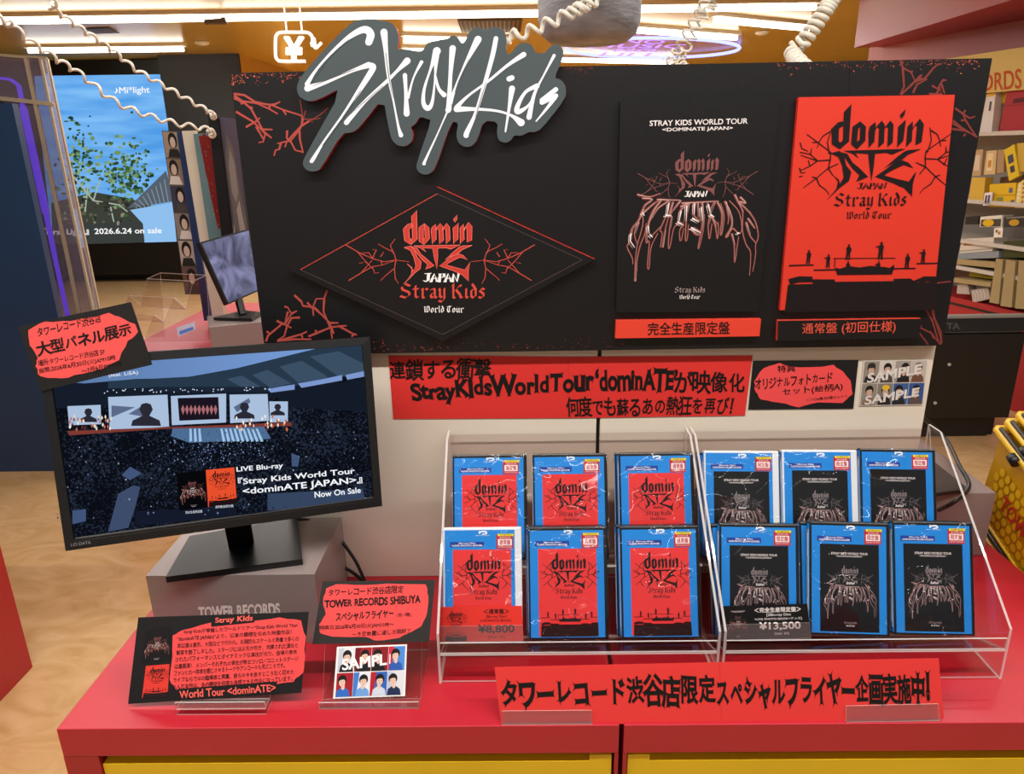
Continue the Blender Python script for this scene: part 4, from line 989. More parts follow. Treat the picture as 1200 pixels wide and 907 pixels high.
# neck and base
zb = .8905
bs = MB(); bfr = [Pl((0, 0, zb+.012), (0, 0, 1)).at(*p) for p in ((194, 676), (354.5, 655), (348, 606), (222, 628))]
bs.slab(bfr, (0, 0, 1), .0115, M_blkg, M_blk); bs.build('base', r, bevel=.002)
nk = MB(); c0 = (bfr[2]+bfr[3])/2*.62+(bfr[0]+bfr[1])/2*.38
hx = a_*.022; hy = n_*-.012
tp = mc - mn*.03 - mbv*(MH*.3)
def quad_loft(lo, hi):
    nk.add(lo+hi, [(0,1,5,4),(1,2,6,5),(2,3,7,6),(3,0,4,7),(0,3,2,1),(4,5,6,7)], M_blk)
quad_loft([c0-hx+hy, c0+hx+hy, c0+hx-hy, c0-hx-hy], [tp-hx+hy, tp+hx+hy, tp+hx-hy, tp-hx-hy]); nk.build('neck', r)
# screen picture
s_ = MB(); e0 = .0016
sx, sy = MW/2-.0148, MH/2-.0148
scr = [(-sx, -sy+.004), (sx, -sy+.004), (sx, sy), (-sx, sy)]
def crowd_mat():
    m = bpy.data.materials.new('screen_crowd'); m.use_nodes = True; nt = m.node_tree; nt.nodes.clear(); N = nt.nodes.new; L = nt.links.new
    tc = N('ShaderNodeTexCoord'); vo = N('ShaderNodeTexVoronoi'); vo.inputs['Scale'].default_value = 230
    L(tc.outputs['Object'], vo.inputs['Vector'])
    no = N('ShaderNodeTexNoise'); no.inputs['Scale'].default_value = 22; L(tc.outputs['Object'], no.inputs['Vector'])
    r1 = N('ShaderNodeValToRGB'); e = r1.color_ramp.elements
    e[0].position = .0; e[0].color = S('#2c374c'); e[1].position = .5; e[1].color = S('#0a0d15')
    sc_ = N('ShaderNodeSeparateColor'); L(vo.outputs['Color'], sc_.inputs[0])
    mul = N('ShaderNodeMath'); mul.operation = 'ADD'; L(vo.outputs['Distance'], mul.inputs[0]); L(no.outputs[0], mul.inputs[1])
    sub_ = N('ShaderNodeMath'); sub_.operation = 'MULTIPLY_ADD'; sub_.inputs[1].default_value = .8; sub_.inputs[2].default_value = -.35; L(mul.outputs[0], sub_.inputs[0]); L(sub_.outputs[0], r1.inputs[0])
    em = N('ShaderNodeEmission'); L(r1.outputs[0], em.inputs[0]); o = N('ShaderNodeOutputMaterial'); L(em.outputs[0], o.inputs[0]); return m
M_crowd = crowd_mat()
s_.p2(MF, scr, M_crowd, e0)
P4 = lambda *q: [(x/2.52, 340+y/2.52) for x, y in q]
def sp2(q, m, d): s_.p2(MP, P4(*q), m, e0+d)
TLc = (140, 292)
sp2([(150,238),(955,170),(1060,170),(1073,205),(860,315),(150,350)], led('#151c2a'), .0002)
sky_m = bpy.data.materials.new('screen_sky'); sky_m.use_nodes = True; _n = sky_m.node_tree; _n.nodes.clear()
_tc2 = _n.nodes.new('ShaderNodeTexCoord'); _gr = _n.nodes.new('ShaderNodeTexGradient'); _mp = _n.nodes.new('ShaderNodeMapping'); _mp.inputs['Scale'].default_value = (1.9, 1, 1); _mp.inputs['Location'].default_value = (.48, 0, 0)
_rp = _n.nodes.new('ShaderNodeValToRGB'); _rp.color_ramp.elements[0].color = S('#56749f'); _rp.color_ramp.elements[1].color = S('#7fa6e6'); _em = _n.nodes.new('ShaderNodeEmission'); _oo = _n.nodes.new('ShaderNodeOutputMaterial')
for A_, B_ in ((_tc2.outputs['Object'], _mp.inputs[0]), (_mp.outputs[0], _gr.inputs[0]), (_gr.outputs[0], _rp.inputs[0]), (_rp.outputs[0], _em.inputs[0]), (_em.outputs[0], _oo.inputs[0])): _n.links.new(A_, B_)
sp2([(160,268),(160,232),(420,208),(960,168),(870,190),(700,232),(560,258),(400,262),(250,275)], sky_m, .0003)
sp2([(320,268),(560,255),(700,230),(870,188),(960,166),(1075,163),(1090,240),(960,262),(800,298),(560,285),(320,290)], led('#26384a'), .0004)
for q in ([(915,195),(1000,180),(1070,215),(1085,250),(1000,255)], [(825,225),(890,208),(960,250),(970,262),(880,272)], [(745,250),(790,235),(860,275),(800,288)], [(670,262),(715,252),(770,285),(720,290)]): sp2(q, led('#3a4f64'), .0005)
for q in ([(790,292),(830,284),(870,278),(870,293),(800,302)], [(880,275),(950,263),(1010,250),(1010,266),(890,288)], [(1020,250),(1078,238),(1080,254),(1025,264)]): sp2(q, led('#7d97cf'), .0006)
sp2([(800,306),(1085,258),(1100,360),(860,345)], led('#141b28'), .0005)
sp2([(455,285),(790,285),(790,300),(455,300)], led('#1b2434'), .0005)
LED = [((200,342),(298,338),(300,395),(205,398)), ((320,315),(495,308),(500,402),(325,415)), ((505,312),(668,305),(668,390),(508,398)), ((678,308),(790,306),(795,385),(680,392)), ((795,328),(850,328),(850,388),(797,390))]
for q in LED: sp2(q, led('#a9bfdc', 1.0), .0007)
sp2([(525,318),(645,315),(648,380),(530,385)], led('#1a1420'), .0008)
for k in range(9): sp2([(535+k*12,350),(541+k*12,338),(546+k*12,352),(541+k*12,368)], led('#a86a70'), .0009)
for hx_, hy_, s9 in ((262,360,12),(432,352,20),(428,385,0),(722,345,14),(820,345,10),(232,352,0)):
    if s9:
        sp2([(hx_-s9,hy_),(hx_-s9*.7,hy_-s9*.8),(hx_,hy_-s9),(hx_+s9*.7,hy_-s9*.8),(hx_+s9,hy_),(hx_+s9*.5,hy_+s9*.9),(hx_+s9*2,hy_+s9*1.6),(hx_+s9*2.2,hy_+s9*2.4),(hx_-s9*2.2,hy_+s9*2.4),(hx_-s9*2,hy_+s9*1.6),(hx_-s9*.5,hy_+s9*.9)], led('#2a2a36'), .0009)
for q in ([(330,340),(400,345),(330,375)], [(380,365),(430,335),(450,345),(420,372)], [(690,345),(735,318),(740,330),(700,360)]): sp2(q, led('#5a6a88'), .00085)
sp2([(200,415),(860,390),(862,400),(500,408),(205,428)], led('#7e3a30'), .0008)
sp2([(510,408),(780,402),(800,438),(560,450),(505,430)], led('#4d6c92'), .0008)
for k in range(16): sp2([(560+k*13,408),(566+k*13,408),(568+k*14,445),(560+k*14,447)], led('#9fc4e6'), .0009)
rr_ = random.Random(5)
for k in range(70):
    x = rr_.uniform(205, 330) if k < 35 else rr_.uniform(690, 850); y = rr_.uniform(372, 412)
    sp2([(x-3,y),(x,y-7),(x+3,y),(x,y+6)], led(rr_.choice(['#e8d8c0','#c86a50','#f0ece0','#6a3030'])), .001)
for k in range(44):
    x = rr_.uniform(300, 800); y = 300-(x-300)*.016+rr_.uniform(-7, 4); sp2([(x-2.2,y),(x,y-2.2),(x+2.2,y),(x,y+2.2)], led('#d4e2f6'), .001)
for k in range(300):
    x = rr_.uniform(170, 1095); y = 412+(rr_.random()**1.4)*270; w_ = rr_.uniform(1, 2.6)*(.8+(y-400)/350)
    if y > 700-(x-200)*.09: continue
    sp2([(x-w_,y),(x,y-w_*1.2),(x+w_,y),(x,y+w_)], led(rr_.choice(['#36435c','#46567a','#2a3448','#5f7398','#232c3e','#8a9cbc'])), .0009)
for k in range(240):
    x = rr_.gauss(650, 90); y = 440+abs(rr_.gauss(0, 45)); w_ = rr_.uniform(1, 2.4)
    if not 250 < x < 1000: continue
    sp2([(x-w_,y),(x,y-w_*1.4),(x+w_,y),(x,y+w_)], led(rr_.choice(['#5d7399','#43557a','#8ba4c8','#324264'])), .0009)
sp2([(350,600),(395,575),(415,580),(400,640),(380,700),(320,712)], led('#3d4c6a'), .0008)
sp2([(400,650),(690,640),(700,660),(820,648),(1000,610),(1075,600),(1080,625),(400,695)], led('#141a2a'), .0008)
sp2([(790,600),(1070,585),(1078,618),(860,645),(790,650)], led('#35445f'), .00095)
for q in ([(385,520),(420,540),(385,560),(360,545)], [(860,480),(885,490),(880,520),(862,520)], [(215,650),(255,645),(255,680),(215,690)]): sp2(q, led('#41547a'), .0009)
U = Sub(MP, *P4((522,540),(608,530),(615,640),(530,650)))
art_black(s_, U, led('#08080c'), e0+.001, titles=False, F=led)
U = Sub(MP, *P4((608,530),(692,522),(700,628),(615,638)))
art_red(s_, U, led('#201014'), led('#e8502c'), e0+.001, fine=False)
for x0, y0, x1, y1, t in ((548,648,598,656,'完全生産限定盤'),(636,632,690,641,'通常盤(初回仕様)')):
    s_.text(MP, t, *P4((x0,y0+3),(x1,y0-1),(x1,y1-1),(x0,y1+3)), led('#e6ecf6'), e0+.0016)
T = lambda t, q, b=.02: s_.text(MP, t, *P4(*q), led('#f4f7fc'), e0+.0018, bold=b)
T('LIVE Blu-ray', ((698,521),(835,508),(836,528),(699,539))); T('『Stray Kids World Tour', ((702,553),(1046,520),(1048,545),(704,578)))
T('<dominATE JAPAN>』', ((716,583),(1068,548),(1070,572),(718,608))); T('Now On Sale', ((928,594),(1064,580),(1065,597),(929,612))); T('(feat. LiSA)', ((322,246),(408,237),(409,250),(323,259)), .0)
s_.build('screen', r)

# taped sign on the monitor
TP = Pl(mc+mn*.0095, mn); m_ = MB(); q = P4((52,108),(387,35),(450,220),(122,298)); m_.slab([TP.at(*p) for p in q], mn, .001, flat('#191817'))
m_.p2(TP, jag(P4((82,120),(130,92),(210,92),(320,68),(352,80),(398,100),(410,125),(378,150),(352,205),(300,235),(240,248),(180,262),(118,255),(105,225),(112,200),(90,165)), 3, .9, 15), flat('#ea5250'), .0003)
m_.text(TP, 'タワーレコード渋谷店', *P4((108,112),(296,66),(300,98),(112,142)), k_, .0006, flare=.04, bold=.02, jit=.1)
m_.text(TP, '大型パネル展示', *P4((100,155),(385,90),(390,135),(112,200)), k_, .0006, flare=.05, bold=.04, jit=.1)
m_.text(TP, '場所:タワーレコード渋谷店 5F', *P4((112,206),(308,172),(310,190),(114,226)), k_, .0006, bold=.012, jit=.1)
m_.text(TP, '期間:2026年6月30日(火)AM10時', *P4((114,230),(340,190),(342,208),(117,250)), k_, .0006, bold=.012, jit=.1)
m_.text(TP, '～7月6日PM10時', *P4((240,232),(358,208),(360,222),(242,248)), k_, .0006, bold=.012, jit=.1)
m_.text(TP, '(月)', *P4((280,236),(312,230),(313,244),(282,250)), k_, .0006, bold=.01)
tag(m_.build('card_sign'), 'black card with torn red field taped to the top left corner of the monitor', 'sign')

# power cord of the monitor
m_ = MB(); pts = [(335, 606), (360, 608), (390, 622), (415, 648), (428, 668), (431, 680)]
path = [Pl((0, 1.285, 0), (0, -1, 0)).at(u, v) for u, v in pts]; path = [V((p.x, 1.27+.012*math.sin(i), max(p.z, .755))) for i, p in enumerate(path)]
def smooth3(P, k=6):
    P = [V(p) for p in P]; Q = [P[0]]+P+[P[-1]]; o = []
    for i in range(1, len(Q)-2):
        for j in range(k):
            t = j/k; o.append(.5*((2*Q[i])+(Q[i+1]-Q[i-1])*t+(2*Q[i-1]-5*Q[i]+4*Q[i+1]-Q[i+2])*t*t+(-Q[i-1]+3*Q[i]-3*Q[i+1]+Q[i+2])*t**3))
    o.append(P[-1]); return o
m_.tube(smooth3(path), .0035, M_blk, 8)
m_.tube(smooth3([Pl((0, 1.28, 0), (0, -1, 0)).at(u, v) for u, v in ((398, 662), (412, 670), (425, 680))]), .0035, M_blk, 8)
tag(m_.build('power_cord', smooth=True), 'black power cord hanging from the monitor onto the counter', 'cord')

# monitor turned to the back on the right riser: its foot and cord show behind the stands
r = thing('computer_monitor', 'black monitor foot on the right silver riser, screen turned away behind the panel', 'monitor', (.82, 1.5, .8965))
B2 = Pl((0, 0, .905), (0, 0, 1))
m_ = MB(); m_.slab([B2.at(*p) for p in ((1062, 566), (1092, 578), (1135, 573), (1095, 541), (1050, 545))], (0, 0, 1), .0085, M_blk); m_.build('base', r)
m_ = MB(); m_.box((.70, 1.50, .90), (.74, 1.53, 1.10), M_blk); m_.build('neck', r)
m_ = MB(); m_.box((.30, 1.53, .99), (.748, 1.56, 1.28), M_bez); m_.build('housing', r, bevel=.003)
m_ = MB(); m_.tube(smooth3([(.758, 1.50, 1.10), B2.at(1098, 520)+V((0,0,.03)), B2.at(1122, 555)+V((0,0,.02)), B2.at(1135, 572)+V((0,0,.004)), B2.at(1118, 588), Pl((0, 1.345, 0), (0, -1, 0)).at(1100, 598)]), .0045, M_blk, 8); m_.build('cord', r, smooth=True)

# ------------------------------------------------------------------ yellow shopping baskets
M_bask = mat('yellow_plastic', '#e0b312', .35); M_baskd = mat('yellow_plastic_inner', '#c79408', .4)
BX = V((1.026, 1.487, .768))
bu = V((.02, -math.cos(math.radians(22)), -math.sin(math.radians(22)))).normalized()
bv = V((.03, .10, 1)); bv = (bv-bu*bv.dot(bu)).normalized(); bn = bu.cross(bv).normalized()
if bn.x > 0: bn = -bn
ax_ = (bv*.020-bn*.014)
mb = MB()
for x in (1.10, 1.40):
    for y in (1.02, 1.42): mb.tube([(x, y, 0), (x, y, .44)], .012, M_bez, 8)
mb.box((1.07, .99, .44), (1.43, 1.45, .46), M_bez)
tag(mb.build('basket_rack'), 'low dark rack carrying the yellow baskets beside the right counter end', 'rack')
def basket(k):
    o = BX + ax_*k; F = Fr(o, bu, bv, bn)
    r = thing('shopping_basket', ['lowest yellow shopping basket of the nested stack, red lettering on its side', 'second yellow shopping basket from below in the nested stack', 'third yellow shopping basket from below in the nested stack', 'topmost yellow shopping basket of the nested stack'][k], 'basket', o, 'nested yellow baskets at the right edge')
    m_ = MB(); L_, W_, H_, e = .40, .29, .235, .03          # length, depth, height, taper
    x0 = .0
    pb = [(x0, 0, 0), (L_, 0, 0), (L_, 0, -W_), (x0, 0, -W_)]; pt = [(x0-e, H_, e), (L_+e, H_, e), (L_+e, H_, -W_-e), (x0-e, H_, -W_-e)]
    B_ = [F.at(*p) for p in pb]; T_ = [F.at(*p) for p in pt]
    for a in range(4):
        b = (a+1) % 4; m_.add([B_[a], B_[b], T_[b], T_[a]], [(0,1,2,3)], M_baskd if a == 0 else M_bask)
    m_.add(B_, [(0,1,2,3)], M_bask)
    if k == 0:
        fx = Sub(F, (0, 0), (1, 0), (1, 1), (0, 1))
        class Wall:
            @staticmethod
            def at(x, y, d=0.0): return F.at(x, y, d+e*y/H_)
        for i_ in range(20):
            for j_ in range(8):
                cx_ = L_*(i_+.5+(j_ % 2)*.5)/20; cy_ = .178*(j_+.5)/8
                if cx_ < L_-.01: m_.disc(Wall, cx_, cy_, .0088, .0098, M_bask, .0025, 8)
        m_.text(Wall, 'TOWER RECORDS', (.052, .135), (.36, .135), (.36, .095), (.052, .095), flat('#b8321c'), .004, bold=.04)
    m_.build('shell', r)
    q = MB(); rm = [F.at(x0-e-.006, H_+.006, e+.010), F.at(L_+e+.006, H_+.006, e+.010), F.at(L_+e+.006, H_+.006, -W_-e-.010), F.at(x0-e-.006, H_+.006, -W_-e-.010)]
    for a in range(4): q.tube([rm[a], rm[(a+1) % 4]], .0078, M_bask, 10)
    rim_ = q.build('rim', r, smooth=True)
    up = bv*.0105+bn*.002
    for a, b in ((0, 1), (3, 2)):
        h = MB(); h.tube([rm[a]+up+bu*.01, rm[b]+up-bu*.01], .0042, M_blk, 8)
        h.build('handle', rim_, smooth=True, origin=r.location)['label'] = 'black handle'
    h = MB(); h.tube([rm[0]+bn*.008+bu*.075-bv*.006, rm[0]+bn*.008+bu*.095-bv*.006], .011, M_blk, 10)
    h.build('handle_pivot', rim_, smooth=True, origin=r.location)['label'] = 'black handle pivot'
    if k == 0:
        g = MB()
        for t in (.0, .016, .032): g.tube([B_[0]+bn*.004+bv*t*.9-bu*.004, B_[1]+bn*.004+bv*t*.9], .0052, M_bask if t != .016 else M_blk, 8)
        g.build('foot_rim', r, smooth=True)
for k in range(4): basket(k)

# ------------------------------------------------------------------ coiled cords
def coil(px, Y, rad, pitch, wire, label, low=None, high=None, group='white coiled cords hanging from the ceiling', name='coiled_cord'):
    Ys = Y if isinstance(Y, (list, tuple)) else [Y]*len(px)
    P = [CAM+ray(u, v)*((y)/ray(u, v).y) for (u, v), y in zip(px, Ys)]
    # carry the cord on to its fixings: low end behind the display, high end on the ceiling
    flip = P[0].z > P[-1].z
    if flip: P.reverse()
    if low: P.insert(0, V(low))
    tp = P[-1]; tg0 = (P[-1]-P[-2]).normalized()
    e_ = V(high) if high else tp+tg0*((2.69-tp.z)/max(.25, tg0.z)); e_.z = 2.695
    P += [tp.lerp(e_, .5), e_]
    P = smooth3(P, 10); L_ = [0]
    for a, b in zip(P, P[1:]): L_.append(L_[-1]+(b-a).length)
    n = int(L_[-1]/pitch*14); o = []; i = 0
    for s9 in range(n+1):
        d = L_[-1]*s9/n
        while i < len(P)-2 and L_[i+1] < d: i += 1
        t = (d-L_[i])/max(1e-6, L_[i+1]-L_[i]); c = P[i].lerp(P[i+1], t); tg = (P[i+1]-P[i]).normalized()
        a = (V((0, 1, 0))-tg*tg.y).normalized(); b = tg.cross(a); ph = 2*math.pi*d/pitch
        o.append(c+a*rad*math.cos(ph)+b*rad*math.sin(ph))
    m_ = MB(); m_.tube(o, wire, M_cord, 6); tag(m_.build(name, smooth=True), label, 'cord', group)
coil([(-20, 10), (10, 28), (40, 52), (70, 72), (95, 88), (140, 122), (195, 142), (243, 152)], [2.5, 2.6, 2.7, 2.8, 2.9, 3.0, 3.1, 3.2], .0105, .07, .0055, 'lower thin coiled cord sagging across the large screen', Pl((0, 3.375, 0), (0, -1, 0)).at(249, 160), (-2.55, 1.9, 2.7))
coil([(45, -12), (60, 8), (80, 24), (130, 58), (160, 82), (205, 108), (246, 132)], [2.5, 2.6, 2.7, 2.9, 3.0, 3.1, 3.2], .0085, .06, .0055, 'upper thin coiled cord ending above the dark poster boards', Pl((0, 3.375, 0), (0, -1, 0)).at(250, 138), (-2.1, 1.9, 2.7))
coil([(585, 52), (620, 37), (655, 22), (690, 4), (720, -12)], 1.45, .009, .031, .0042, 'thick coiled cord passing in front of the grey drum', (-.06, 1.333, 1.66))
coil([(788, 76), (796, 56), (808, 34), (822, 10), (832, -10)], 1.6, .009, .021, .0024, 'left one of two thin springy cords rising behind the header', (.33, 1.333, 1.66))
coil([(798, 75), (808, 50), (822, 24), (838, 0), (846, -14)], 1.6, .009, .021, .0024, 'right one of two thin springy cords rising behind the header', (.345, 1.333, 1.66))
coil([(930, 66), (943, 47), (958, 26), (975, 0), (986, -16)], 1.5, .0115, .0125, .0048, 'tightly wound thick coiled cord left of the red bulkhead', (.545, 1.34, 1.66))

# ------------------------------------------------------------------ things hanging from the ceiling
YP = Pl((0, 5.2, 0), (0, -1, 0)); m_ = MB(); M_ys = mat('white_sign', '#f3ede2', .4, emit=.25)
def rod(pts, wpx):
    m_.tube([YP.at(*p) for p in pts], wpx/FPX*5.2/2, M_ys, 8)
rr = [(366, 55), (366, 44), (362, 39), (355, 38), (331, 38), (325, 40), (323, 46), (323, 64), (325, 70), (331, 72), (358, 72)]
rod(smooth3([V((u, v, 0)) for u, v in rr], 3) and [(p.x, p.y) for p in smooth3([V((u, v, 0)) for u, v in rr], 3)], 3.6)
rod([(364, 50), (370, 57)], 3.2); rod([(377, 50), (370, 57)], 3.2); rod([(370, 57), (368, 44)], 3.2)
for u in (336, 354): a = YP.at(u, 38); m_.tube([a, V((a.x, a.y, 2.70))], .006, M_ys, 8)
G2 = Sub(YP, (332, 42), (356, 42), (356, 70), (332, 70)); vs, fs, (x0, y0, x1, y1) = layout('￥', 0, .06, 0)
pts_ = [G2.at((x-x0)/(x1-x0), (y1-y)/(y1-y0), z) for x, y, z in vs]; m_.add(pts_, fs, M_ys); m_.add([p+V((0, .02, 0)) for p in pts_], fs, M_ys)
o_ = tag(m_.build('yen_sign'), 'white yen sign with a rounded arrow outline hanging from the ceiling', 'sign')

M_drum = mat('weathered_drum', '#85868a', .7, vary=.35, vscale=9, bump=.3, bscale=30, stretch=(1, 1, 3.5))
c = Pl((0, 2.6, 0), (0, -1, 0)).at(694, 46); rr0 = .172
m_ = MB(); m_.lathe([(.05, .0), (rr0*.75, .006), (rr0*.93, .03), (rr0, .07), (rr0*1.02, .2), (rr0, .32), (rr0*.9, .36), (.05, .37)], (c.x, 2.72, c.z), M_drum, 40)
m_.tube([(c.x, 2.72, c.z+.36), (c.x, 2.72, 2.70)], .012, M_blk, 8)
tag(m_.build('hanging_drum', smooth=True), 'grey weathered drum-shaped fixture hanging from the ceiling at the top centre', 'hanging fixture')

NE = Pl((0, 0, 2.66), (0, 0, -1)); M_neon = glow('neon_violet', '#a77cf0', 2.2); M_neonb = glow('neon_blue', '#8f95ff', 3.0)
r = thing('neon_sign', 'violet neon lettering inside a blue oval on the ceiling', 'neon sign', NE.at(760, 57))
m_ = MB(); ce = []
for k in range(41):
    a = 2*math.pi*k/40; ce.append(NE.at(765+102*math.cos(a), 56+11.5*math.sin(a)))
m_.tube(ce, .018, M_neonb, 6); m_.build('oval', r, smooth=True)
m_ = MB()
for t, q in (('NO', ((732,45.5),(782,46.5),(776,51),(728,50))), ('MUSIC', ((698,51),(805,51.5),(800,56),(690,55.5))), ('NO', ((724,56.5),(772,57),(766,60.5),(718,60))), ('LIFE', ((708,61),(778,61.5),(772,65.5),(700,65)))):
    m_.text(NE, t, *q, M_neon, .004, bold=-.015)
m_.build('lettering', r)

# ------------------------------------------------------------------ left background: large screen
LS = Pl((0, 9.5, 0), (0, -1, 0))
r = thing('video_wall', 'large upright video screen showing blue sky, trees and a tiled roof', 'screen', (-4.95, 9.6, 0))
m_ = MB(); m_.box((-6.5, 9.505, .10), (-4.22, 9.7, 2.69), M_blk); m_.build('cabinet', r)
m_ = MB()
for x in (-6.2, -4.5): m_.box((x-.2, 9.45, .06), (x+.2, 9.7, .10), M_blk); m_.tube([(x-.03, 9.5, .04), (x+.03, 9.5, .04)], .04, M_blk, 12)
m_.build('caster_foot', r)
m_ = MB(); SQ = ((40, 89), (192, 87), (208, 283), (62, 286))
gm = bpy.data.materials.new('screen_bluesky'); gm.use_nodes = True; _n = gm.node_tree; _n.nodes.clear()
tc = _n.nodes.new('ShaderNodeTexCoord'); mp_ = _n.nodes.new('ShaderNodeMapping'); mp_.inputs['Scale'].default_value = (1, 1, 6); no = _n.nodes.new('ShaderNodeTexNoise'); no.inputs['Scale'].default_value = 1.3
rp = _n.nodes.new('ShaderNodeValToRGB'); rp.color_ramp.elements[0].color = S('#4f9be6'); rp.color_ramp.elements[1].color = S('#82c0f8'); rp.color_ramp.elements[0].position = .3; rp.color_ramp.elements[1].position = .7
em = _n.nodes.new('ShaderNodeEmission'); oo = _n.nodes.new('ShaderNodeOutputMaterial')
for A_, B_ in ((tc.outputs['Object'], mp_.inputs[0]), (mp_.outputs[0], no.inputs['Vector']), (no.outputs[0], rp.inputs[0]), (rp.outputs[0], em.inputs[0]), (em.outputs[0], oo.inputs[0])): _n.links.new(A_, B_)
m_.p2(LS, SQ, gm, .001)
rg = random.Random(8)
def blob(u, v, ru, rv, c_, d):
    m_.p2(LS, [(u+ru*math.cos(a)*rg.uniform(.6, 1.2), v+rv*math.sin(a)*rg.uniform(.6, 1.2)) for a in [i*.7 for i in range(9)]], led(c_), d)
m_.p2(LS, [(60,238),(110,225),(150,232),(208,250),(208,283),(62,286)], led('#3d4038'), .002)
for k in range(480):
    if k < 210: u = rg.gauss(92, 12); v = rg.gauss(200, 26)
    else: u = rg.gauss(148, 16); v = 205+rg.gauss(0, 20)
    if not (64 < u < 196 and 130 < v < 262): continue
    if u > 180 and v < 185: continue
    blob(u, v, rg.uniform(1.2, 3.6), rg.uniform(1, 2.8), rg.choice(['#3c5f34','#587d4a','#2c4630','#6f9262','#45663e','#86a878','#24382a']), .003+.00015*k/10)
for q in ([(85,205),(110,235),(140,240),(150,248)], [(110,235),(118,210)], [(100,250),(104,215)], [(130,242),(134,260)]): m_.line(LS, q, 1.8, led('#a9b4a6'), .012, taper=.7)
for k in range(50):
    u, v = rg.uniform(80, 150), rg.uniform(232, 262); blob(u, v, rg.uniform(1.5, 4), rg.uniform(1, 3), rg.choice(['#5c5a4a','#39382e','#8a8672','#2c2c28']), .0125)
m_.p2(LS, [(150,244),(195,200),(203,226),(203,236)], led('#54606c'), .013)
for k in range(9): m_.line(LS, [(158+k*5, 238-k*4), (166+k*4.6, 243-k*.6)], .9, led('#8e9aa6'), .0135)
m_.p2(LS, [(153,246),(203,237),(207.5,283),(170,284),(168,262)], led('#8fc0ee'), .0125)
m_.p2(LS, [(98,262),(170,258),(170,284),(98,286)], led('#3a3e3c'), .0122)
W_ = led('#ffffff')
m_.text(LS, '♪Mi*light', (135, 102), (176, 101), (176.5, 111), (135.5, 112), W_, .02, bold=.01)
m_.text(LS, '『First Light』2026.6.24 on sale', (50, 267), (190, 265), (190.5, 275), (51, 277), W_, .02, bold=.02)
m_.build('screen', r)

# acrylic showcase with violet light strip, navy board in front of it
r = thing('acrylic_showcase', 'tall clear showcase with pale frame and a violet light strip at far left', 'showcase', (-2.45, 3.85, 0))
SH = Pl((0, 3.75, 0), (0, -1, 0)); SHb = Pl((0, 4.1, 0), (0, -1, 0))
fr_ = MB()
def bar(pl, a, b, wpx, m=M_beige):
    A, B = pl.at(*a), pl.at(*b); fr_.tube([A, B], wpx/FPX*pl.p0.y/2, m, 4)
fr_z = lambda p: p
bar(SH, (30, 66), (104, 420), 5); bar(SH, (47, 68), (121, 420), 3.5); bar(SHb, (55, 69), (128, 420), 4); bar(SH, (-30, 112), (62, 122), 6); bar(SH, (30, 66), (55, 68), 3); bar(SH, (-30, 62), (30, 67), 4); bar(SHb, (62, 122), (64, 122), 4)
bar(SH, (42, 121), (64, 123), 4); bar(SHb, (70, 259), (92, 258), 3); bar(SH, (16, 124), (65, 420), 3)
fr_.build('frame', r)
fr_ = MB(); M_viol = glow('violet_strip', '#6a3cff', 1.6); M_violg = glow('violet_strip_dim', '#7d6ad8', .8)
bar(SHb, (-30, 88), (12, 93), 4, M_viol); bar(SHb, (12, 93), (22, 100), 4, M_viol); bar(SHb, (22, 100), (27, 126), 5, M_viol)
bar(SHb, (27, 126), (54, 250), 8, M_viol); bar(SHb, (54, 250), (64, 300), 5.5, M_viol); bar(SHb, (64, 300), (84, 392), 5, M_viol)
fr_.build('light_strip', r)['label'] = 'violet glowing strip'
fr_ = MB(); M_shp = clear('showcase_sheet', tint='#d9d2d8', fac=.5, haze=.22, hazecol='#b6a8b4')
fr_.slab([SH.at(*p) for p in ((-40, 64), (47, 68), (121, 420), (60, 420), (14, 122), (-40, 112))], (0, -1, 0), .004, M_shp); fr_.build('front_sheet', r)
fr_ = MB(); fr_.slab([SH.at(47, 68), SHb.at(55, 69), SHb.at(128, 420), SH.at(121, 420)], (1, 0, 0), .004, M_shp); fr_.build('side_sheet', r)
fr_ = MB(); P_ = SH.at(60, 300); fr_.box((-3.0, 3.72, 0), (SH.at(112, 380).x, 4.12, .62), mat('showcase_plinth', '#6a5a66', .5)); fr_.build('plinth', r)
NV = Pl((0, 3.5, 0), (0, -1, 0)); m_ = MB()
a = NV.at(14, 121); b = NV.at(62, 395)
m_.slab([V((-3.4, 3.5, .0)), V((a.x, 3.5, 0)), V((a.x, 3.5, a.z)), V((-3.4, 3.5, a.z+.02))], (0, -1, 0), .04, mat('navy_board', '#1e3a5e', .35, vary=.08, vscale=2))
tag(m_.build('display_board'), 'plain navy blue display board at the far left edge', 'board')
# far counter with riser, small monitor, stepped stand and big boards
mb = MB(); mb.box((-1.80, 2.90, 0), (-.70, 4.2, .75), M_redd); tag(mb.build('display_counter', bevel=.002), 'far red counter behind the large monitor', 'counter')
riser(-1.36, -1.08, 2.98, 3.22, .7503, .15, 'silver riser block on the far red counter under the small monitor', False, math.radians(24))
r = thing('computer_monitor', 'small tilted monitor showing grey-violet mist on the far riser', 'monitor', (-1.2, 3.08, .902))
p0 = Pl((0, 3.05, 0), (0, -1, 0))
F0, F1, F2, F3 = p0.at(234, 284), Pl((0, 3.28, 0), (0, -1, 0)).at(292, 268), Pl((0, 3.22, 0), (0, -1, 0)).at(303, 341), p0.at(267, 357)
fn = (F1-F0).cross(F3-F0).normalized(); fn = fn if fn.y < 0 else -fn
m_ = MB(); m_.slab([F0, F1, F2, F3], fn, .03, M_bez); m_.build('housing', r)
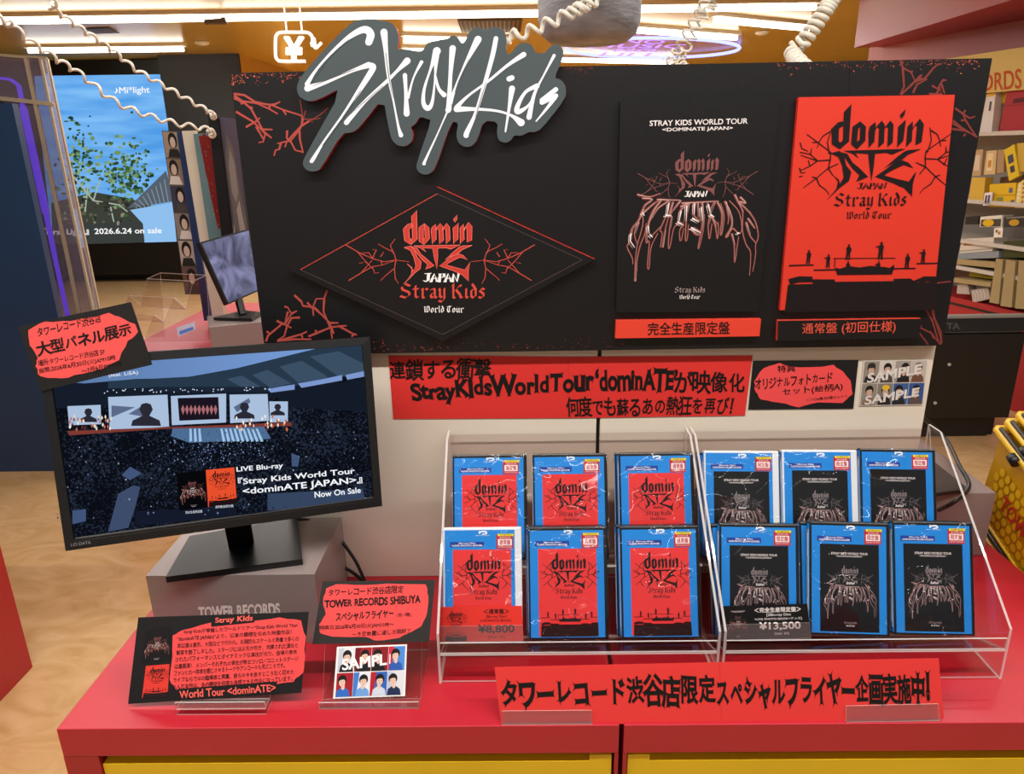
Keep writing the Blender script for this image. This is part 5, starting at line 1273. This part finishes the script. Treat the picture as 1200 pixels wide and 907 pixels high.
def mist():
    m = bpy.data.materials.new('screen_mist'); m.use_nodes = True; nt = m.node_tree; nt.nodes.clear(); N = nt.nodes.new
    tc = N('ShaderNodeTexCoord'); no = N('ShaderNodeTexNoise'); no.inputs['Scale'].default_value = 5; no.inputs['Distortion'].default_value = 3
    rp = N('ShaderNodeValToRGB'); rp.color_ramp.elements[0].color = S('#4c4a60'); rp.color_ramp.elements[1].color = S('#8d8eb4'); rp.color_ramp.elements[0].position = .35; rp.color_ramp.elements[1].position = .75
    e = N('ShaderNodeEmission'); o = N('ShaderNodeOutputMaterial')
    for A_, B_ in ((tc.outputs['Object'], no.inputs['Vector']), (no.outputs[0], rp.inputs[0]), (rp.outputs[0], e.inputs[0]), (e.outputs[0], o.inputs[0])): nt.links.new(A_, B_)
    return m
m_ = MB(); cc = (F0+F1+F2+F3)/4; m_.poly([cc+(p-cc)*.95+fn*.002 for p in (F0, F1, F2, F3)], mist()); m_.build('screen', r)
m_ = MB(); zt = Pl((0, 0, .915), (0, 0, 1)); q = [zt.at(*p) for p in ((250, 372), (295, 373), (306, 366), (285, 363))]; m_.slab(q, (0, 0, 1), .012, M_blk); m_.build('base', r)
m_ = MB(); bc = (q[0]+q[1]+q[2]+q[3])/4; m_.tube([bc, cc-fn*.03], .018, M_blk, 8); m_.build('neck', r)
# stepped clear stand
r = thing('acrylic_step_stand', 'clear stepped stand with slanting sides on the far red counter', 'display stand', (-1.65, 3.1, .75))
prf = [(0, 0), (0, .04), (.06, .12), (.07, .06), (.15, .19), (.16, .13), (.25, .29), (.30, .29), (.30, 0)]
pth = [Pl((0, 3.1, 0), (0, -1, 0)).at(u, v) for u, v in ((172, 402), (170, 396), (180, 369), (192, 377), (204, 349), (218, 362), (226, 329), (242, 322), (246, 400))]
for k, dx in enumerate((0, -.24)):
    m_ = MB(); m_.slab([p+V((dx, dx*-.35, max(0, .7515-p.z))) for p in pth], (0, -1, 0), .004, M_acr, M_acre); m_.build('side_panel', r)
for i in (2, 4, 6):
    m_ = MB(); A, B = pth[i], pth[i+1]; D = V((-.24, .084, 0)); m_.slab([A, B, B+D, A+D], (0, -.3, 1), .004, M_acr, M_acre); m_.build('shelf', r)
m_ = MB(); D = Pl((0, 3.05, 0), (0, -1, 0)); m_.slab([D.at(*p) for p in ((207, 384), (228, 377), (229, 386), (209, 395))], (0, -1, 0), .002, flat('#c9d0ea')); m_.rect(Sub(D, (209, 388), (227, 382), (228, 386), (210, 393)), .05, .1, .95, .9, flat('#5d86dc'), .001)
tag(m_.build('price_card'), 'small white and blue card in the far clear stand', 'price card')

def board(q, Y, th, face, side, name, label, cat='board', deco=None):
    pl = Pl((0, Y, 0), (0, -1, 0)); pts = [pl.at(*p) for p in q]
    lo = min(p.z for p in pts)
    m_ = MB(); m_.slab(pts, (0, -1, 0), th, face, side, side)
    if deco: deco(m_, pl, q)
    return tag(m_.build(name), label, cat)
def deco_collage(m_, pl, q):
    U = Sub(pl, *q); rg2 = random.Random(2)
    for k in range(6):
        m_.rect(U, .04, k/6+.006, .96, (k+1)/6-.004, flat(['#a08a76','#8f7a66','#3a3a4e','#8a8078','#b5a79a','#6a5048'][k]), .0006)
        cx_ = rg2.uniform(.4, .6); m_.disc(U, cx_, (k+.35)/6, .28, .05, flat('#1a1614'), .001); m_.disc(U, cx_, (k+.42)/6, .17, .034, flat('#cbb4a4'), .0014); m_.p2(U, [(cx_-.4, (k+.97)/6), (cx_-.25, (k+.66)/6), (cx_+.25, (k+.66)/6), (cx_+.42, (k+.97)/6)], flat(rg2.choice(['#26221f','#d8d0c8','#4a4440'])), .0012)
board(((189.5, 153), (208, 154), (238, 345), (217, 345)), 3.62, .02, flat('#5a5048'), flat('#1c1c1c'), 'photo_board', 'tall board of brownish portrait photos, leftmost of the far boards', 'board', deco_collage)
board(((207, 155), (213.5, 154.5), (247, 375), (239, 376)), 3.56, .05, flat('#22345e'), flat('#22345e'), 'display_board', 'thin navy board edge beside the photo board')
board(((213, 153.5), (226, 153), (263, 376), (250, 378)), 3.50, .05, flat('#cfc6b2'), flat('#bdb39e'), 'foam_board', 'cream-coloured thick foam board standing between navy and red boards')
def deco_red(m_, pl, q):
    U = Sub(pl, *q); rg2 = random.Random(6)
    m_.p2(U, jag([(.3, .02), (.98, .02), (.98, .9), (.62, .92), (.5, .6), (.36, .3)], 4, .02, 3), flat('#7a1410'), .0006)
    for k in range(50): x, y = rg2.uniform(.2, .95), rg2.uniform(.1, .9); m_.p2(U, [(x-.02, y), (x, y-.006), (x+.02, y), (x, y+.006)], flat(rg2.choice(['#b8b0aa','#a82a20','#5a8088'])), .001)
board(((226.5, 157), (246.5, 155.5), (264, 278), (245, 282)), 3.46, .03, flat('#5f7c80'), flat('#151515'), 'art_board', 'board painted in rough dark red over grey-blue among the far boards', 'board', deco_red)
def deco_portrait(m_, pl, q):
    U = Sub(pl, *q)
    m_.p2(U, [(.45, .25), (.62, .1), (.8, .2), (.9, .5), (1, .6), (1, 1), (.2, 1), (.3, .75), (.5, .6)], flat('#5d554f'), .0006)
    m_.p2(U, [(.55, .3), (.66, .18), (.78, .28), (.8, .45), (.68, .52), (.56, .46)], flat('#7d716a'), .001)
    m_.p2(U, [(.66, .56), (.8, .5), (.95, .75), (.7, .7)], flat('#8f837a'), .001); m_.p2(U, [(.35, .75), (.5, .65), (.62, .95), (.4, .98)], flat('#8a7c6c'), .001)
    m_.line(U, [(.3, .9), (.55, .7), (.7, .98)], .05, flat('#2a2420'), .0014)
board(((244, 136), (276, 139), (297, 330), (268, 330)), 3.40, .04, flat('#4c4350'), flat('#0e0e10'), 'framed_poster', 'black-framed dusky poster of a hooded figure beside the header board', 'poster', deco_portrait)
_p = bpy.data.objects[-1] if False else next(o for o in COL.objects if o.name == 'framed_poster')
_pl = Pl((0, 3.385, 0), (0, -1, 0)); m_ = MB(); m_.slab([_pl.at(*p) for p in ((243.5, 134), (255, 133), (275, 300), (262, 300))], (0, -1, 0), .012, flat('#0c0c0e')); m_.build('frame_edge', _p)

# ------------------------------------------------------------------ right background: shelf wall
wn = V((-.97, -.243, 0)).normalized(); wd_ = V((.243, -.97, 0)).normalized()   # wd_: towards the camera along the wall
WP = V((2.95, 4.5, 0)); SW = Pl(WP, wn)
def wpt(s_, z, d=0.0): return WP + wd_*s_ + V((0, 0, z)) + wn*d
M_pink = mat('dusty_pink_wall', '#b97c80', .55, vary=.04, vscale=1); M_shelf = mat('white_shelf', '#c9c3b8', .45); M_band = mat('cream_sign_band', '#d0b864', .5)
mb = MB(); mb.slab([wpt(-1.9, 0, -.36), wpt(1.2, 0, -.36), wpt(1.2, 2.70, -.36), wpt(-1.9, 2.70, -.36)], wn, .08, M_pink); struct(mb, 'wall_right')
r = thing('shelf_unit', 'tall merchandise shelving with a cream sign band along the right wall', 'shelving', wpt(0, 0, -.18))
m_ = MB(); m_.slab([wpt(-1.4, .2, -.33), wpt(.45, .2, -.33), wpt(.45, 2.10, -.33), wpt(-1.4, 2.10, -.33)], wn, .02, mat('shelf_back', '#8f8a84', .5)); m_.build('back_board', r)
for z in (1.625, 1.22, .97, .80):
    m_ = MB(); a, b = wpt(-1.4, z-.015, .02), wpt(.45, z+.015, .02); m_.slab([wpt(-1.4, z-.012, .02), wpt(.45, z-.012, .02), wpt(.45, z+.012, .02), wpt(-1.4, z+.012, .02)], wn, .34, M_shelf); m_.build('shelf', r)
m_ = MB(); m_.slab([wpt(-1.4, 1.86, .03), wpt(.45, 1.86, .03), wpt(.45, 2.09, .03), wpt(-1.4, 2.09, .03)], wn, .05, M_band)
m_.text(SW, 'RECORDS', (1122, 93), (1202, 80), (1202, 104), (1122, 109), flat('#c04a1e'), .032, bold=.01); m_.build('sign_band', r)
m_ = MB(); m_.slab([wpt(-1.4, .0, .0), wpt(.45, .0, .0), wpt(.45, .60, .0), wpt(-1.4, .60, .0)], wn, .34, M_redd); m_.slab([wpt(-1.4, .55, .003), wpt(.45, .55, .003), wpt(.45, .565, .003), wpt(-1.4, .565, .003)], wn, .003, M_blk); m_.build('red_base', r)
def good(q, th, col, name, label, cat, d=0.0, deco=None, group='goods on the right wall shelving', rough=.45):
    m_ = MB(); pts = [SW.at(*p, d) for p in q]; m_.slab(pts, wn, th, flat(col, rough)); U = Sub(SW, *q)
    if deco: deco(m_, U, d)
    tag(m_.build(name, bevel=.003), label, cat, group)
def R_(m_, U, d, *rects):
    for x0, y0, x1, y1, c_ in rects: m_.rect(U, x0, y0, x1, y1, flat(c_), d+.002)
good(((1183, 91), (1215, 84), (1206, 152), (1171, 154)), .14, '#a82a34', 'gift_box', 'dark red box with a black print band on the top shelf', 'box', 0, lambda m_, U, d: R_(m_, U, d, (.3, .42, .95, .50, '#5a1a20'), (0, .53, 1, .54, '#8a2028')))
good(((1184, 84), (1193, 83), (1193, 91), (1183, 93)), .08, '#3c4244', 'small_pack', 'dark grey pouch on top of the red box', 'pouch', .0)
good(((1193.5, 84), (1206, 83), (1206, 89), (1193, 91)), .08, '#2e3436', 'small_pack', 'dark grey long pouch at the right on the red box', 'pouch', .0)
good(((1160, 91), (1169, 89), (1162, 154), (1148, 155)), .05, '#dcdad8', 'towel_pack', 'white printed pack with yellow band standing next to the header board', 'pack', 0, lambda m_, U, d: R_(m_, U, d, (0, .28, 1, .31, '#8a3a2a'), (.1, .3, .9, .36, '#e0b840'), (.3, .06, .8, .18, '#6a7080'), (.5, .45, .7, .62, '#5a4a58')))
good(((1168, 104), (1180, 102), (1177, 119), (1165, 121)), .05, '#d9b22c', 'yellow_pack', 'plain yellow pack under the sign band lettering', 'pack', -.05)
good(((1165, 128), (1179, 122), (1172, 153), (1160, 154)), .08, '#c07a2c', 'orange_pouch', 'orange pouch leaning left of the red box', 'pouch', -.06)
good(((1143, 176), (1152, 175), (1149, 206), (1139, 206)), .02, '#c0a27a', 'hanging_pack', 'hanging clear pack with tan contents, leftmost under the top shelf', 'pack', .0, lambda m_, U, d: R_(m_, U, d, (.15, .2, .8, .8, '#d9c9b0')))
good(((1156, 177), (1168, 176), (1166, 204), (1153, 205)), .02, '#d4b988', 'hanging_pack', 'hanging pack with a cream card second under the top shelf', 'pack', .0, lambda m_, U, d: R_(m_, U, d, (.2, .12, .75, .85, '#e6d2a0'), (.3, .4, .6, .7, '#c48a3a')))
good(((1169, 176), (1177, 175), (1176, 202), (1168, 203)), .02, '#ad8f6a', 'hanging_pack', 'narrow brown hanging pack third under the top shelf', 'pack', .0)
good(((1178, 176), (1190, 169), (1196, 206), (1184, 212)), .02, '#e0c22a', 'hanging_pack', 'slanted bright yellow hanging pack with a dark cartoon blot', 'pack', .01, lambda m_, U, d: R_(m_, U, d, (.25, .25, .75, .5, '#4a4a58'), (.3, .6, .7, .8, '#3c3c48')))
good(((1192, 168), (1204, 167), (1204, 200), (1193, 202)), .02, '#cfae48', 'hanging_pack', 'yellow-gold hanging pack at the right picture edge', 'pack', .0)
good(((1139, 208), (1155, 208), (1152, 235), (1135, 234)), .06, '#d8b244', 'yellow_envelope', 'pale yellow envelope on the second shelf beside the header', 'envelope', 0)
good(((1160, 216), (1191, 214), (1189, 243), (1158, 242)), .1, '#e2b91c', 'yellow_pouch', 'bright yellow pouch with blue marks on the second shelf', 'pouch', 0, lambda m_, U, d: R_(m_, U, d, (.0, .48, 1, .52, '#b8920f'), (.3, .58, .55, .85, '#8a8f40'), (.75, .2, .88, .4, '#5a6a8c'), (.85, .7, .97, .85, '#4f5f80')))
good(((1160, 208), (1192, 205), (1191, 214), (1159, 215)), .1, '#6a4a2c', 'brown_box', 'brown box behind the bright yellow pouch', 'box', -.08)
good(((1193, 215), (1208, 205), (1206, 244), (1189, 244)), .08, '#e8d480', 'patterned_bag', 'yellow bag patterned with white spots at the right edge', 'bag', 0, lambda m_, U, d: [m_.disc(U, .2+.3*(k % 3), .15+.13*(k//3)*1.2, .09, .05, flat(['#f2ecd8', '#b87a28', '#d8a828'][k % 3]), d+.002, 8) for k in range(15)])
good(((1157, 226), (1166, 225), (1164, 240), (1155, 241)), .01, '#ece8ee', 'character_card', 'small white card with two dark strokes on the yellow pouch', 'card', .02, lambda m_, U, d: R_(m_, U, d, (.2, .2, .42, .8, '#5a3a58'), (.56, .2, .8, .8, '#4a4a70')))
good(((1132, 254), (1147, 253), (1146, 263), (1131, 263)), .06, '#2b2926', 'small_pack', 'black pack at the left of the third shelf', 'pack', 0)
good(((1149, 254), (1175, 252), (1174, 266), (1148, 266)), .08, '#e4e0d4', 'toy_box', 'white window box with a yellow toy on the third shelf', 'box', 0, lambda m_, U, d: (R_(m_, U, d, (.05, .3, .95, .95, '#4a463c')), m_.disc(U, .4, .62, .26, .32, flat('#e0b41c'), d+.004)))
good(((1177, 254), (1205, 252), (1204, 266), (1176, 266)), .08, '#3a3634', 'toy_box', 'dark window box with a yellow toy on the third shelf', 'box', 0, lambda m_, U, d: (m_.disc(U, .45, .6, .22, .3, flat('#c49a2a'), d+.004), R_(m_, U, d, (.1, .08, .9, .2, '#8a8680'))))
good(((1170, 267), (1180, 266), (1179, 278), (1169, 278)), .004, '#f0ece0', 'price_label', 'white price label with brown dots on the shelf edge', 'label', .03, lambda m_, U, d: R_(m_, U, d, (.2, .2, .45, .5, '#9a6a3a'), (.5, .4, .8, .7, '#b88a4a')))
good(((1127, 280), (1165, 278), (1163, 294), (1124, 297)), .1, '#d8d0c2', 'flat_pack', 'white flat pack with an orange strip on the fourth shelf', 'pack', 0, lambda m_, U, d: R_(m_, U, d, (.1, .3, .8, .48, '#b8742c'), (0, .8, 1, .86, '#a09888')))
good(((1124, 297), (1172, 294), (1172, 302), (1122, 304)), .12, '#8c949a', 'flat_pack', 'grey-blue flat pack lying beneath the white pack', 'pack', .01)
good(((1176, 283), (1208, 281), (1208, 302), (1175, 302)), .1, '#3f4420', 'green_box', 'dark olive box on the fourth shelf at the right edge', 'box', 0)
CB = '#a8946a'
def cub(q, label): good(q, .3, CB, 'cardboard_divider', label, 'cardboard box', .03)
cub(((1123, 303), (1173, 307), (1172, 314), (1122, 309)), 'cardboard tray top below the olive box'); cub(((1172, 303), (1180, 304), (1175, 356), (1164, 354)), 'upright cardboard side between tray and deep box'); cub(((1184, 304), (1195, 306), (1190, 360), (1177, 358)), 'upright cardboard divider next to the tray'); cub(((1119, 325), (1166, 331), (1165, 336), (1119, 330)), 'lower cardboard shelf of the tray'); cub(((1199, 305), (1210, 306), (1208, 362), (1194, 361)), 'upright cardboard divider at the right edge')
good(((1130, 312), (1167, 318), (1165, 329), (1128, 324)), .1, '#a89a1c', 'yellow_toy_pack', 'wrapped yellow toy lying in the cardboard tray', 'toy', -.05, lambda m_, U, d: R_(m_, U, d, (.4, .3, .75, .7, '#4a4420'), (.05, .1, .3, .3, '#d8d4b0')))
for q, lb in ((((1122, 333), (1134, 332), (1136, 345), (1121, 344)), 'crumpled clear bag at the left in the cardboard tray'), (((1138, 340), (1158, 337), (1160, 350), (1140, 355)), 'crumpled clear bag hanging over the red base')):
    good(q, .06, '#b5a8a0', 'plastic_bag', lb, 'bag', .0, lambda m_, U, d: [m_.line(U, [(.1+.2*k, .1), (.25+.17*k, .5), (.12+.2*k, .9)], .03, flat('#ddd6d2'), d+.002) for k in range(4)], rough=.2)

# black box stand
BXP = Pl((0, 3.8, 0), (0, -1, 0)); M_bb = mat('matt_black_box', '#1b1916', .5)
r = thing('black_display_box', 'tall matt black display box right of the white panel', 'display box', (2.4, 4.1, 0))
m_ = MB(); m_.box((1.95, 3.8, .12), (2.70, 4.2, .60), M_bb); m_.box((1.95, 3.81, .60), (2.70, 4.2, .605), M_blk); m_.build('body', r, bevel=.002)
m_ = MB(); m_.box((2.30, 3.85, 0), (2.66, 4.25, .12), M_bb); m_.box((1.95, 3.83, 0), (2.62, 4.28, .118), M_bb); m_.build('plinth', r)
m_ = MB(); m_.box((1.95, 3.795, .615), (2.70, 3.83, .69), mat('dark_slate_rail', '#22272b', .4)); m_.text(Pl((0, 3.795, 0), (0, -1, 0)), 'TA', (1109, 378), (1125, 378), (1125, 386), (1109, 386), flat('#565c60'), .001, bold=.04); m_.build('top_rail', r)
m_ = MB(); m_.box((1.95, 3.79, .69), (2.70, 3.835, .703), mat('brushed_silver', '#b9bdbf', .3, metal=.6)); m_.build('silver_edge', r)
m_ = MB()
for u, v in ((1112, 427), (1095.5, 472)): p = BXP.at(u, v); m_.tube([p, p+V((0, -.006, 0))], .009, flat('#c8c2b4', .2), 8)
m_.build('screw', r)

bpy.data.objects.remove(_to); bpy.data.curves.remove(_tc)
